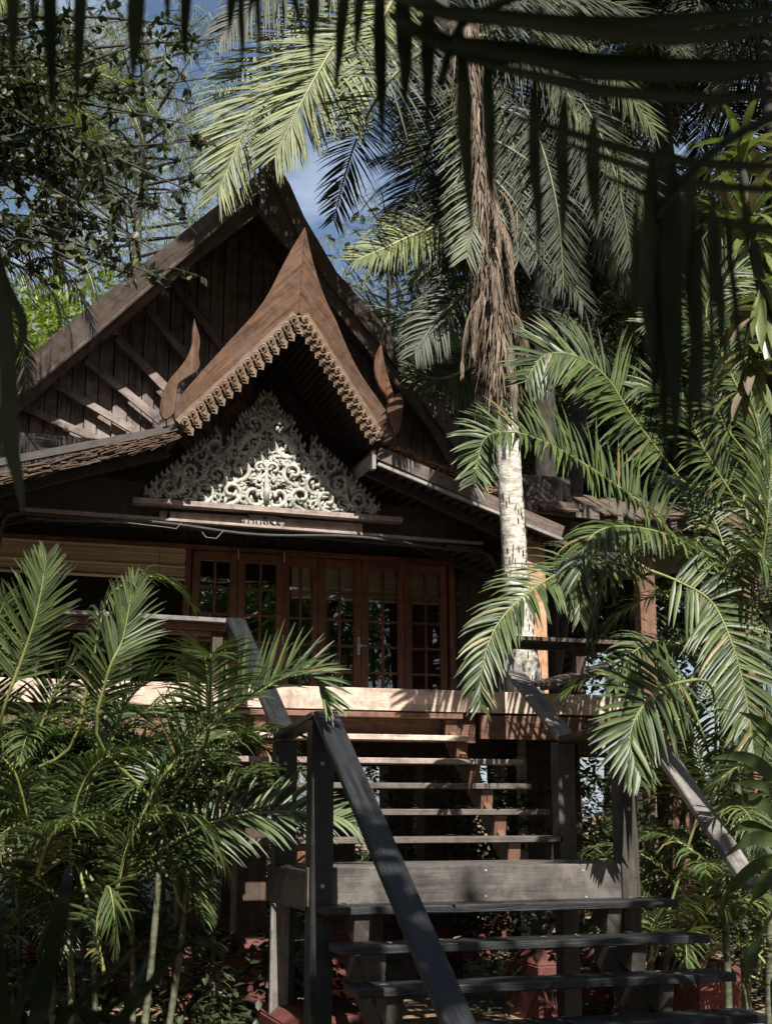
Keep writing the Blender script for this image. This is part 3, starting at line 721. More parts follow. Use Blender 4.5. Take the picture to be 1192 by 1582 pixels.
# stringers with saw-tooth blocks
def stringer(X,mat):
    m=MB(); a=V((X,8.62,1.13)); b=V((X,9.86,2.13)); m.beam(a,b,.05,.14); s=sp_('stringer',m,mat)
    for k in range(-1,5):
        z=1.6+.18*k-.044; yf=8.66+.235*(k+1); m=MB()
        m.prism([V((X-.045,yf,z)),V((X-.045,yf+.2,z)),V((X-.045,yf+.2,z-.09)),V((X-.045,yf+.03,z-.16))],V((.09,0,0)),V((0,1,0))); m.build('support_block',mat,s,bevel=.003)
Xc=at(715,1170,9.6).x; stringer(Xc,W_RED); stringer(at(415,1170,9.55).x,W_RED)
# landing
LZ=1.6-.36+.025
m=MB(); y=7.80
while y<8.6: m.box(LXL,LXR,y,y+.135,LZ-.035,LZ); y+=.14
sp_('landing_boards',m,W_TREAD)
m=MB(); xb0=at(527,1360,7.74).x; m.box(xb0-.2,LXR,7.745,7.79,zt(750,1396,7.745),LZ+.004); fb=sp_('landing_fascia',m,W_LAND)
for (x,y) in [(605,1345),(750,1345),(900,1345),(750,1385),(905,1386),(975,1388)]:
    p=at(x,y,7.745); m=MB(); m.tube([p+V((0,.005,0)),p+V((0,-.004,0))],[.008,.006],6,ref=(0,0,1)); m.build('screw',METAL,fb)
m=MB(); m.box(LXL-.02,LXL+.03,7.80,8.75,LZ-.24,LZ-.01); sp_('landing_side',m,W_POST)
m=MB(); m.box(LXR-.03,LXR+.02,7.80,8.75,LZ-.24,LZ-.01); sp_('landing_side',m,W_POST)
m=MB(); m.box(LXL,LXR,8.72,8.78,LZ-.22,LZ-.04); sp_('landing_beam',m,W_POST)
# lower treads, the shade on them put into near-black timber
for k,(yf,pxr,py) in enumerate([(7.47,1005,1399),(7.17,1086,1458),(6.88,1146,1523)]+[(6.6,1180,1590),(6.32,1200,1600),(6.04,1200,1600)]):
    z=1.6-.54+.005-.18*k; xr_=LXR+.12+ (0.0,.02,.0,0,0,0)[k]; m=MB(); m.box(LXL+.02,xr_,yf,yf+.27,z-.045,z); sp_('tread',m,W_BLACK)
def stringer2(X):
    m=MB(); m.beam(V((X,7.7,.80)),V((X,5.9,-.40+.05)),.07,.2); s=sp_('stringer',m,W_POST)
    for k in range(5):
        z=1.6-.58-.18*k; yf=7.5-.29*k; m=MB(); m.prism([V((X-.045,yf,z)),V((X-.045,yf+.2,z)),V((X-.045,yf+.2,z-.1)),V((X-.045,yf+.03,z-.16))],V((.09,0,0)),V((0,1,0))); m.build('support_block',W_POST,s,bevel=.003)
stringer2(at(950,1420,7.5).x); stringer2(at(560,1420,7.5).x)
# posts
def vpost(px0,px1,py,Y,ztop_,zbot,mat,dep=.12,lean=0):
    a=at(px0,py,Y).x; b=at(px1,py,Y).x; m=MB(); m.box(a,b,Y,Y+dep,zbot,ztop_); return sp_('post',m,mat,bevel=.006)
zB=zt(497,1098,7.72); zA=zt(441,1133,8.62)
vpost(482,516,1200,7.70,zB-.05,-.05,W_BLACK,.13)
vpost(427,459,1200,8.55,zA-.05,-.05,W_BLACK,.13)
zD=zt(870,1138,8.62); vpost(862,888,1200,8.62,zD-.04,-.05,W_POST,.12)
zC=zt(965,1112,7.72); vpost(958,985,1260,7.72,zC-.04,-.05,W_POST,.12)
# extra timber inner posts beneath landing
vpost(418,447,1450,8.50,LZ-.24,-.05,W_RAILG,.03)
vpost(560,592,1500,8.5,LZ-.24,-.05,W_POST,.12); 
# handrails (flat boards)
def rail(a,b,w_,t,mat,name='handrail'):
    m=MB(); m.beam(a,b,w_,t); return sp_(name,m,mat,bevel=.006)
pBt=at(498,1096,7.76); pA_=at(441,1127,8.62)
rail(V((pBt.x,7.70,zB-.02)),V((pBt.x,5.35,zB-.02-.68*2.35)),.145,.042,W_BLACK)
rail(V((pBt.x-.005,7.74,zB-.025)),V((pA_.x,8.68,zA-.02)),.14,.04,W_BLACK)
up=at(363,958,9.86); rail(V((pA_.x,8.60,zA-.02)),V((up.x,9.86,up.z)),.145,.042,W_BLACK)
pD=at(872,1136,8.62); up2=at(765,998,9.86)
rail(V((pD.x,8.60,zD-.01)),V((up2.x,9.9,up2.z)),.145,.042,W_RAILG)
pC=at(972,1110,7.75); rail(V((pD.x+.02,8.64,zD-.02)),V((pC.x,7.74,zC-.02)),.14,.04,W_POST)
e2=atx(1163,1335,pC.x+.08); 
rail(V((pC.x+.08,7.72,zC-.01)),V((pC.x+.08,6.58,zC-.01-.84*1.14)),.13,.045,W_RAILG)
for (x,y,Y_) in [(498,1180,7.70),(498,1370,7.70),(441,1180,8.55),(971,1250,7.72),(875,1200,8.62)]:
    p=at(x,y,Y_); m=MB(); m.tube([p+V((0,.004,0)),p+V((0,-.007,0)),p+V((0,-.01,0))],[.014,.013,.008],8,ref=(0,0,1)); sp_('bolt',m,METAL)
for (x,y,Y_) in [(460,1068,DY),(600,1073,DY),(680,1077,DY),(735,1094,DY),(752,1078,DY),(830,1084,DY),(540,1091,DY)]:
    p=at(x,y,Y_); m=MB(); m.tube([p+V((0,.004,0)),p+V((0,-.004,0))],[.007,.006],6,ref=(0,0,1)); m.build('nail',METAL,deck)
# deck rails / benches
rl=thing('veranda_rail','low grey topped veranda rail above the palms left of the handrail','railing',tuple(at(290,1060,9.95)))
a,b=at(40,944,9.95),at(350,961,9.95)
m=MB(); m.beam(a,b,.16,.035); m.build('top_board',W_RAILG,rl,bevel=.004)
m=MB(); m.beam(a-V((0,-.03,.045)),b-V((.0,-.03,.045)),.06,.05); m.beam(a-V((0,-.05,.09)),b-V((.1,-.05,.09)),.05,.035); m.build('under_rail',W_RED,rl,bevel=.004)
for f in (.05,.5,.96):
    p=a.lerp(b,f); m=MB(); m.box(p.x-.04,p.x+.04,9.97,10.05,DZ-.02,p.z-.02); m.build('baluster',W_COL,rl)
rl=thing('veranda_rail','low weathered veranda rail behind the right-hand handrail and pale trunk','railing',tuple(at(880,1070,9.95)))
a,b=at(748,985,9.95),at(1040,999,9.95)
m=MB(); m.beam(a,b,.16,.035); m.build('top_board',W_MAIN,rl,bevel=.004)
m=MB(); m.beam(a-V((0,-.03,.05)),b-V((.0,-.03,.05)),.06,.05); m.build('under_rail',W_DARK,rl,bevel=.004)
for f in (.03,.5,.96):
    p=a.lerp(b,f); m=MB(); m.box(p.x-.04,p.x+.04,9.97,10.05,DZ-.02,p.z-.02); m.build('baluster',W_COL,rl)
m=MB(); m.beam(at(838,1058,9.7),at(965,1022,10.6),.26,.035); m.beam(at(838,1062,9.76),at(965,1028,10.6),.06,.05)
tag(m.build('bench_board',W_MAIN,None,bevel=.004,origin=at(900,1060,10)),'dark slanting seat board projecting over the right deck edge','bench board')
# floodlight
fl=thing('floodlight','small white floodlight on a bracket under the deck behind the palm frond','lamp',tuple(at(933,1152,9.6)))
c=at(938,1152,9.55); m=MB(); m.tube([c+V((0,.12,.02)),c+V((0,.04,0)),c+V((0,0,-.01)),c+V((0,-.03,-.015))],[.03,.045,.06,.062],12,ref=(0,0,1)); m.build('lamp_body',METAL,fl,smooth=True)
m=MB(); m.tube([c+V((0,-.031,-.015)),c+V((0,-.038,-.016))],[.052,.03],12,ref=(0,0,1)); m.build('lens',CARVE,fl)
m=MB(); q=[c+V((-.05,.1,-.06)),c+V((-.1,.1,0)),c+V((-.1,.12,.14)),c+V((-.02,.2,.2)),c+V((0,.3,.22))]; m.tube(q,.012,6); m.build('bracket',PIPE,fl)
# annexe roof at the far right
an=thing('side_roof','low rusty board roof with dry litter beyond the right-hand eave','roof',tuple(at(960,900,14)))
a,b=at(815,772,13.4),at(1200,806,13.4)
m=MB(); 
for i in range(30):
    t0=i/30; p=a.lerp(b,t0); q=a.lerp(b,t0+1/30+.01); dz=rng.uniform(-.03,.03)
    m.beam(p+V((0,0,dz)),q+V((0,0,dz+rng.uniform(-.02,.02))),rng.uniform(.3,1.0),.02,up=(0,-.5,1))
m.build('roof_boards',SHING,an)
m=MB(); m.beam(at(812,780,13.2),at(1200,826,13.2),.05,.16); m.build('fascia_board',W_MAIN,an,bevel=.005)
m=MB(); m.beam(at(812,790,13.5),at(1200,838,13.5),.08,.12); m.build('purlin',W_DARK,an)
m=MB(); m.box(at(815,900,13.9).x,at(1200,900,13.9).x,13.4,17,at(900,800,13.9).z-.12,at(900,800,13.9).z-.05); m.build('soffit',W_DARK,an)
for (a,b) in ((990,1014),(1150,1172)):
    m=MB(); m.box(at(a,950,13.5).x,at(b,950,13.5).x,13.5,13.66,0,at(1000,830,13.5).z); m.build('post',W_RED,an,bevel=.01)
# ================================================================== VEGETATION
rv=random.Random(21)
DOWN=V((0,0,-1))
def pix(pts):              # (px,py,Y) control points -> smooth world curve
    return [V(p) for p in smooth3([tuple(at(*p)) for p in pts],6)]
def smooth3(a,n):
    out=[]; P=[a[0]]+list(a)+[a[-1]]
    for i in range(1,len(P)-2):
        p0,p1,p2,p3=P[i-1:i+3]
        for k in range(n):
            t=k/n; out.append(tuple(.5*((2*p1[c])+(-p0[c]+p2[c])*t+(2*p0[c]-5*p1[c]+4*p2[c]-p3[c])*t*t+(-p0[c]+3*p1[c]-3*p2[c]+p3[c])*t**3) for c in range(3)))
    out.append(a[-1]); return out
def arc(start,az,el,L,droop,n=14):
    p=V(start); d=V((math.cos(az)*math.cos(el),math.sin(az)*math.cos(el),math.sin(el))); out=[p.copy()]; s=L/n
    for i in range(n):
        d=(d+DOWN*droop*s/L*(0.4+1.2*i/n)).normalized(); p=p+d*s; out.append(p.copy())
    return out
def ribbon(m,pts,ws,wd,fold=.25,mi=0):
    """leaf blade along pts, half widths ws, width direction wd, folded along its midrib"""
    b=len(m.v); n=len(pts)
    for i,p in enumerate(pts):
        d=(pts[min(i+1,n-1)]-pts[max(i-1,0)]); 
        w_=wd-d*(wd.dot(d)/max(d.length_squared,1e-9)); w_.normalize(); nn=w_.cross(d).normalized()
        h=ws[i]
        if fold: m.v+= [tuple(p+w_*h+nn*h*fold),tuple(p),tuple(p-w_*h+nn*h*fold)]
        else: m.v+= [tuple(p+w_*h),tuple(p-w_*h)]
    k=3 if fold else 2
    for i in range(n-1):
        for j in range(k-1):
            a=b+i*k+j; m.f.append((a,a+1,a+k+1,a+k)); m.uv.extend([(0,0)]*4); m.mi.append(mi)
def frond(m,pts,nl,L,w_,ref=V((0,0,1)),vang=.35,droop=.8,a0=1.25,a1=.45,nseg=4,fold=.3,rad=.012,pet=.12,sides=(1,-1),r=rv,gap=.035,tipc=.0,prof=None):
    N_=len(pts); cum=[0]
    for i in range(1,N_): cum.append(cum[-1]+(pts[i]-pts[i-1]).length)
    T=cum[-1]
    m.tube(pts,[rad*(1-.8*i/(N_-1)) for i in range(N_)],5,m=1,cap=False)
    def P(t):
        s=t*T; i=0
        while i<N_-2 and s>cum[i+1]: i+=1
        f=(s-cum[i])/max(cum[i+1]-cum[i],1e-9); return pts[i].lerp(pts[i+1],f),(pts[i+1]-pts[i]).normalized()
    for k in range(nl):
        u=(k+.5)/nl; t=pet+(1-pet)*u; c,tg=P(min(t,.999))
        nn=ref-tg*ref.dot(tg)
        if nn.length<.05: nn=V((0,-1,0))-tg*V((0,-1,0)).dot(tg)
        nn.normalize(); S=tg.cross(nn)
        pr=(.45+.55*math.sin(math.pi*min(1,(u*.9+.12)))**.8)*(1-.25*u) if prof is None else prof(u)
        for sgn in sides:
            if gap and r.random()<gap: continue
            a=a0+(a1-a0)*u+r.gauss(0,.075); va=vang+r.gauss(0,.16)
            d=(tg*math.cos(a)+(S*sgn*math.cos(va)+nn*math.sin(va))*math.sin(a)).normalized()
            l=L*pr*(r.uniform(.9,1.06) if r.random()<.93 else r.uniform(.45,.85)); q=[c.copy()]; p=c.copy(); st=l/nseg; dd=droop*r.uniform(.8,1.25)
            for j in range(nseg):
                d=(d+DOWN*dd*st/L*(.25+j/nseg*1.4)+tg*tipc*st/L).normalized(); p=p+d*st; q.append(p.copy())
            wd=d.cross(nn) if abs(d.dot(nn))<.9 else tg
            wd=(q[1]-q[0]).normalized().cross(nn); 
            if wd.length<.1: wd=tg
            wp=[w_*(.35,.9,1,.85,.55,.3,.08)[min(6,int(round(j*6/nseg)))] if nseg>2 else w_*(.6,.9,.1)[j] for j in range(nseg+1)]
            ribbon(m,q,wp,wd,fold)
def sm(o): 
    me=o.data; me.polygons.foreach_set('use_smooth',[True]*len(me.polygons)); return o
def cane(m,base,top,r0,r1,mi=0,bend=0):
    base=V(base); top=V(top); n=12; pts=[];rad=[]
    for i in range(n+1):
        t=i/n; p=base.lerp(top,t); p.x+=bend*math.sin(t*math.pi); pts.append(p); rad.append((r0+(r1-r0)*t)*(1.0 if i%2 else 1.12))
    m.tube(pts,rad,8,m=mi)

def areca_frond(palm,pts,L=.34,nl=38,w_=.0125,link=None,mats=None,**k):
    m=MB(); w_*=.8; L*=1.08; k['fold']=.45
    if link is not None:
        lk=V(link); dd=(pts[0]-lk).length; tg=(pts[1]-pts[0]).normalized(); q=[lk.lerp(lk+V((0,0,dd*.45)),t)*(1-t)**2+0*lk if False else (lk*(1-t)**3+(lk+V((0,0,dd*.4)))*3*t*(1-t)**2+(pts[0]-tg*dd*.4)*3*t*t*(1-t)+pts[0]*t**3) for t in [i/7 for i in range(8)]]; m.tube(q,.011,5,m=1,cap=False)
    frond(m,pts,nl,L,w_,**k)
    return sm(m.build('frond',mats or [ARECA,ARECA_R],palm))

# ---- left areca clump -----------------------------------------------------
bl0=at(150,1582,8.2); 
al=thing('areca_palm','bushy areca palm clump with arching fronds left of the stair landing','palm',(bl0.x,8.2,0))
canes=[(60,1340,110,8.1),(118,1280,100,8.6),(215,1290,250,8.0),(20,1250,-10,8.4),(160,1200,150,8.9),(250,1230,300,8.5),(90,1150,60,8.8)]
ctops=[]
for (bx,ty,tx,Y) in canes:
    b=at(bx,1500,Y); t=at(tx,ty,Y+.05); m=MB(); cane(m,(b.x,Y,-.05),t,.022,.016,bend=rv.uniform(-.05,.05)); sm(m.build('cane',CULM,al)); ctops.append(t)
FR=V((0,-.8,.6))
hero_l=[
 ([(18,1060,8.0),(40,1000,7.95),(58,940,7.9),(72,862,7.9)],dict(L=.33,ref=V((0,-1,.25)),vang=.15,droop=.25,a0=.95,a1=.35,nl=34,w_=.013)),
 ([(120,1130,8.0),(140,1040,7.9),(165,930,7.9),(215,893,7.85),(262,900,7.8),(296,935,7.8)],dict(L=.30,vang=.2,droop=1.5,a0=1.2,nl=40,w_=.013)),
 ([(150,1100,7.8),(170,1030,7.7),(190,985,7.7),(205,905,7.7)],dict(L=.34,ref=V((0,-1,.2)),vang=.2,droop=.5,a0=.9,a1=.3,nl=32)),
 ([(322,1130,7.7),(324,1080,7.5),(326,1040,7.3),(326,1012,7.1),(325,1018,6.9)],dict(L=.36,vang=.5,droop=1.0,a0=1.4,a1=.9,nl=30,w_=.014)),
 ([(260,1190,7.7),(312,1132,7.6),(380,1082,7.55),(440,1048,7.5),(482,1046,7.5),(504,1085,7.5)],dict(L=.46,ref=V((-.25,-.5,.8)),vang=.75,droop=.55,a0=1.15,a1=.6,nl=40,w_=.016)),
 ([(200,1350,8.25),(282,1292,8.2),(352,1264,8.2),(420,1255,8.2),(473,1255,8.2),(530,1266,8.2),(565,1292,8.2)],dict(L=.40,ref=V((0,-.75,.6)),vang=.25,droop=.7,a0=1.15,a1=.55,nl=46,w_=.014)),
 ([(180,1380,7.9),(200,1300,7.85),(235,1262,7.8),(290,1260,7.75),(330,1300,7.7),(350,1350,7.7)],dict(L=.36,vang=.1,droop=1.6,a0=1.2,nl=42,w_=.012)),
 ([(60,1330,7.9),(40,1250,7.8),(20,1190,7.7),(-20,1160,7.7),(-60,1190,7.7)],dict(L=.38,vang=.1,droop=1.6,nl=36)),
 ([(110,1290,7.9),(120,1230,7.8),(150,1180,7.7),(190,1165,7.6),(225,1190,7.6)],dict(L=.34,vang=.3,droop=1.3,nl=34)),
 ([(130,1230,8.1),(170,1150,8.1),(200,1080,8.1),(250,1040,8.0),(300,1050,8.0)],dict(L=.36,vang=.35,droop=1.1,nl=38)),
 ([(20,1240,8.2),(60,1130,8.2),(90,1060,8.1),(130,1010,8.1),(180,1010,8.1)],dict(L=.34,vang=.4,droop=1.0,nl=38)),
 ([(200,1300,8.0),(250,1200,8.0),(290,1140,8.0),(340,1120,7.9),(390,1150,7.9)],dict(L=.36,vang=.3,droop=1.2,nl=38)),
 ([(160,1500,7.7),(150,1430,7.7),(165,1370,7.65),(175,1400,7.6),(178,1470,7.6)],dict(L=.24,vang=-.1,droop=1.1,nl=26)),
 ([(60,1340,7.7),(80,1290,7.6),(120,1270,7.5),(160,1290,7.5)],dict(L=.34,vang=.2,droop=1.3,nl=30)),
 ([(300,1400,8.4),(330,1340,8.4),(330,1250,8.4),(380,1200,8.4),(430,1190,8.4)],dict(L=.34,vang=.3,droop=1.2,nl=34)),
 ([(0,1120,8.3),(-20,1050,8.2),(-10,980,8.2),(10,920,8.1)],dict(L=.33,vang=.2,droop=.5,nl=30,ref=FR)),
]
def nearest(p,L): return min(L,key=lambda q:(q-p).length)
for ctl,kw in hero_l:
    kw['nl']=int(kw['nl']*1.3); kw['pet']=.03; pts=pix(ctl); areca_frond(al,pts,link=nearest(pts[0],ctops),**kw)
for i in range(46):
    c=rv.choice(ctops); p=c+V((rv.uniform(-.1,.1),rv.uniform(-.1,.15),rv.uniform(-.25,.25)))
    az=rv.uniform(0,6.28); pts=arc(p,az,rv.uniform(.5,1.25),rv.uniform(.6,1.1),rv.uniform(1.1,2.6))
    if max(q.z for q in pts)>3.0: continue
    areca_frond(al,pts,L=rv.uniform(.28,.38),nl=38,pet=.04,vang=rv.uniform(.1,.5),droop=rv.uniform(.8,1.6))

cback=[]
for (bx,ty,tx,Y) in [(40,1220,20,9.2),(150,1180,130,9.4),(260,1180,240,9.3),(330,1230,335,9.0),(-40,1150,-60,9.1),(210,1330,200,8.7),(90,1340,70,8.9)]:
    b=at(bx,1500,Y); t=at(tx,ty,Y+.05); m=MB(); cane(m,(b.x,Y,-.05),t,.02,.015,bend=rv.uniform(-.05,.05)); sm(m.build('cane',CULM,al)); cback.append(t)
for i in range(54):
    c=cback[i%7]; p=c+V((rv.uniform(-.1,.1),rv.uniform(-.1,.1),rv.uniform(-.55,.1)))
    pts=arc(p,rv.uniform(0,6.28),rv.uniform(.3,1.1),rv.uniform(.7,1.1),rv.uniform(1.2,2.6))
    if max(q.z for q in pts)>2.65 or max(q.x for q in pts)>at(440,1200,8.6).x: continue
    areca_frond(al,pts,L=rv.uniform(.28,.38),nl=30,w_=.015,vang=rv.uniform(.1,.5),droop=rv.uniform(.8,1.6),nseg=3)
# ---- right areca clump ----------------------------------------------------
br0=at(1130,1582,8.6)
ar=thing('areca_palm','tall areca palm clump with long arching fronds right of the stairs','palm',(br0.x+.3,8.8,0))
ctr=[]
for (bx,tx,ty,Y,r0) in [(1150,1125,900,8.7,.034),(1085,1060,1080,9.2,.028),(1120,1105,1230,8.2,.026),(1200,1150,760,9.0,.032),(1180,1185,980,8.6,.03),(1000,1010,1150,9.3,.03),(1240,1170,640,9.2,.032),(1010,1090,830,9.4,.026)]:
    b=at(bx,1500,Y); t=at(tx,ty,Y+.05); m=MB(); cane(m,(b.x,Y,-.05),t,r0,.018,bend=rv.uniform(-.05,.05)); sm(m.build('cane',CULM,ar)); ctr.append(t)
hero_r=[
 ([(1040,930,8.6),(960,872,8.5),(874,882,8.4),(813,918,8.3),(768,965,8.25),(744,1030,8.2),(741,1085,8.2)],dict(L=.44,ref=V((0,-.55,.8)),vang=.15,droop=.9,a0=1.35,a1=.55,nl=70,w_=.019)),
 ([(1000,880,8.2),(1050,900,8.15),(1100,932,8.1),(1132,1000,8.0),(1152,1080,7.95),(1164,1165,7.9)],dict(L=.46,ref=V((-.1,-.95,.3)),vang=.0,droop=.75,a0=1.45,a1=.7,nl=60,w_=.022)),
 ([(1075,1050,7.7),(1025,1062,7.5),(992,1092,7.35),(972,1140,7.3),(985,1195,7.25)],dict(L=.46,ref=V((0,-.95,.3)),vang=.0,droop=.35,a0=1.3,a1=.35,nl=36,w_=.026,sides=(1,-1))),
 ([(1050,740,8.9),(974,641,8.8),(939,586,8.75),(894,552,8.7),(842,548,8.65),(812,588,8.6)],dict(L=.56,ref=V((.2,-.95,.35)),vang=.0,droop=.55,a0=1.35,a1=.7,nl=84,w_=.018)),
 ([(1060,850,8.7),(995,782,8.6),(944,745,8.55),(894,712,8.5),(844,684,8.45),(793,668,8.4),(748,678,8.35),(733,745,8.3)],dict(L=.46,ref=V((-.1,-.75,.65)),vang=.35,droop=.9,a0=1.45,a1=.8,nl=96,w_=.019)),
 ([(1125,900,8.5),(1060,840,8.4),(985,815,8.3),(925,820,8.2),(897,862,8.2),(895,950,8.2)],dict(L=.40,ref=V((0,-.4,.9)),vang=.1,droop=1.6,a0=1.3,nl=80,w_=.018)),
 ([(1120,880,8.9),(1080,850,8.9),(1020,830,8.9),(950,870,8.8),(920,940,8.8),(912,1010,8.8)],dict(L=.36,vang=.0,droop=1.6,a0=1.3,nl=70,w_=.017)),
 ([(1005,1475,8.4),(1010,1430,8.3),(1030,1400,8.2),(1065,1400,8.1),(1088,1430,8.1)],dict(L=.26,vang=.1,droop=1.2,nl=34,w_=.011)),
 ([(1160,1000,8.3),(1165,940,8.2),(1175,880,8.1),(1185,800,8.0),(1192,700,8.0)],dict(L=.5,ref=FR,vang=.2,droop=.8,nl=56,w_=.016)),
 ([(1110,900,8.2),(1130,860,8.1),(1160,850,8.0),(1190,880,7.9),(1215,960,7.9)],dict(L=.42,vang=.1,droop=1.3,nl=44)),
 ([(1160,640,8.6),(1120,560,8.6),(1090,480,8.6),(1130,420,8.6),(1180,440,8.6)],dict(L=.5,ref=V((0,-.9,.4)),vang=.1,droop=.9,nl=60,w_=.016)),
 ([(1140,780,8.9),(1090,700,8.8),(1060,640,8.8),(1020,600,8.8),(980,600,8.8)],dict(L=.5,ref=V((.1,-.9,.45)),vang=.1,droop=.8,nl=56,w_=.016)),
 ([(1150,700,8.9),(1110,640,8.8),(1100,560,8.8),(1060,500,8.8),(1000,500,8.8)],dict(L=.5,ref=V((.1,-.9,.45)),vang=.1,droop=.8,nl=56,w_=.016)),
 ([(1210,1230,6.9),(1180,1190,6.8),(1140,1185,6.7),(1100,1215,6.7)],dict(L=.28,vang=.1,droop=.9,nl=26)),
 ([(1160,820,9.0),(1180,720,9.0),(1160,620,9.0),(1120,560,9.0)],dict(L=.5,ref=V((.1,-.9,.45)),vang=.1,droop=.8,nl=56,w_=.016)),
 ([(1000,1060,8.1),(950,1040,8.1),(905,1050,8.1),(870,1075,8.1)],dict(L=.26,vang=.2,droop=.9,nl=26)),
 ([(1090,1020,8.6),(1060,1000,8.5),(1020,990,8.5),(975,1010,8.4),(950,1060,8.4)],dict(L=.34,ref=V((0,-.6,.7)),vang=.2,droop=1.2,nl=40)),
]
for ctl,kw in hero_r:
    pts=pix(ctl); areca_frond(ar,pts,link=nearest(pts[0],ctr) if ctl[0][2]>7.5 else None,**kw)
for i in range(44):
    b=rv.choice([(1050,1430),(1100,1380),(1150,1420),(1185,1330),(1110,1290),(1180,1480),(1060,1500)]); p=at(b[0]+rv.uniform(-20,20),b[1]+rv.uniform(-40,40),rv.uniform(8.2,9.6))
    q=arc(p,rv.uniform(0,6.28),rv.uniform(.4,1.2),rv.uniform(.6,1.0),rv.uniform(1.2,2.4))
    if min(w_.x for w_ in q)<LXR+.12 or min(w_.y for w_ in q)<7.4: continue
    areca_frond(ar,q,L=rv.uniform(.24,.34),nl=28,w_=.014,vang=rv.uniform(.1,.5),droop=rv.uniform(.8,1.6),nseg=3)
for i in range(20):
    c=rv.choice(ctr); p=c+V((rv.uniform(-.1,.1),rv.uniform(-.0,.2),rv.uniform(-.25,.15)))
    az=rv.uniform(-1.2,1.6) if i%2 else rv.uniform(0,6.28); pts=arc(p,az,rv.uniform(.5,1.25),rv.uniform(.9,1.5),rv.uniform(1.1,2.4))
    if min(q.x for q in pts)<at(860,1000,8.5).x: continue
    areca_frond(ar,pts,L=rv.uniform(.3,.42),nl=34,vang=rv.uniform(.1,.5),droop=rv.uniform(.8,1.6))

# ---- tall palm with pale trunk ---------------------------------------------
tp=thing('tall_palm','tall palm with pale ringed trunk and shaggy brown skirt before the right eave','palm',tuple(V((at(815,1070,11.2).x,11.2,0))))
cl=[(842,1500,11.2),(826,1180,11.2),(814,1050,11.2),(800,930,11.2),(791,800,11.2),(784,690,11.2),(778,610,11.2),(770,540,11.2),(765,470,11.2),(752,380,11.2),(738,260,11.2),(726,150,11.2),(715,50,11.2)]
P_=pix(cl); n=len(P_); m=MB(); pts=[];rad=[]
k=n
for i,p in enumerate(P_):
    f=i/(n-1)
    r_=.115+.09*max(0,.22-f)/.22*1.0
    pts.append(p); rad.append(r_)
# resample finely for rings
fine=[];fr=[]
for i in range(n-1):
    for j in range(4):
        t=j/4; fine.append(pts[i].lerp(pts[i+1],t)); fr.append((rad[i]+(rad[i+1]-rad[i])*t)*(1+(.02 if j==0 else 0)+rv.uniform(-.015,.015)))
fine[0].z=-.1
m.tube(fine,fr,14); sm(m.build('trunk',TRUNK,tp))
# old leaf scars and hanging fibres
m=MB()
for i in range(90):
    t=rv.uniform(.16,.36); j=int(t*(len(fine)-1)); p=fine[j]; a=rv.uniform(3.4,6.0); r_=fr[j]
    c=p+V((math.cos(a)*r_,math.sin(a)*r_,0)); tg=V((-math.sin(a),math.cos(a),0))
    c2=c+V((math.cos(a)*.006,math.sin(a)*.006,0)); m.beam(c2-V((0,0,rv.uniform(.01,.04)))+tg*rv.uniform(-.01,.01),c2+V((0,0,rv.uniform(.01,.04))),rv.uniform(.003,.008),.005)
o=m.build('bark_scars',BARK,tp); o['kind']='stuff'
m=MB(); pts=[];rad=[]
sk=[(773,590,.11),(769,540,.135),(765,490,.145),(760,440,.155),(755,390,.145),(750,340,.13),(744,290,.125),(736,230,.13),(728,160,.14),(718,90,.16),(714,40,.17)]
sp3=smooth3([(*at(x,y,11.15),) for x,y,_ in sk],5)
for i,p in enumerate(sp3):
    f=i/(len(sp3)-1)*(len(sk)-1); a=int(min(f,len(sk)-2)); pts.append(V(p)); rad.append((sk[a][2]*(1-(f-a))+sk[a+1][2]*(f-a))*rv.uniform(.92,1.08))
m.tube(pts,rad,12); sm(m.build('fibre_sheath',FIBRE,tp))
# overlapping boots and dead strands
m=MB()
for i in range(3800):
    f=rv.random(); j=int(f*(len(pts)-2)); p=pts[j]; a=rv.uniform(0,6.28); r_=rad[j]*rv.uniform(.95,1.12)
    c=p+V((math.cos(a)*r_,math.sin(a)*r_,0)); out=V((math.cos(a),math.sin(a),0)); L=rv.choice((rv.uniform(.08,.25),rv.uniform(.12,.5)))
    sp=rv.uniform(.02,.34)*(1.0 if 0.2<f<.6 else .8); sw=V((-math.sin(a),math.cos(a),0))*rv.uniform(-.35,.35)
    q=[c,c+out*L*sp*.7+DOWN*L*.5+sw*L*.4,c+out*L*sp+DOWN*L+sw*L*.7]; w_=rv.uniform(.004,.014); ribbon(m,q,[w_,w_*.9,w_*.2],sw.normalized() if sw.length>.01 else V((1,0,0)),0)
m.build('fibre_strands',DEADF,tp)
# hanging dead fronds against the trunk
for i in range(9):
    f=rv.uniform(.05,.6); j=int(f*(len(pts)-2)); p=pts[j]; a=rv.uniform(3.0,6.5); c=p+V((math.cos(a)*rad[j],math.sin(a)*rad[j],.1))
    q=arc(c,a,rv.uniform(-.9,-.3),rv.uniform(.6,1.0),4.5,10); m=MB(); frond(m,q,36,.2,.005,vang=-.2,droop=3.0,a0=.5,a1=.2,nseg=3,fold=0,rad=.012,gap=.15); m.build('dead_frond',[DEADF,DEADF],tp)

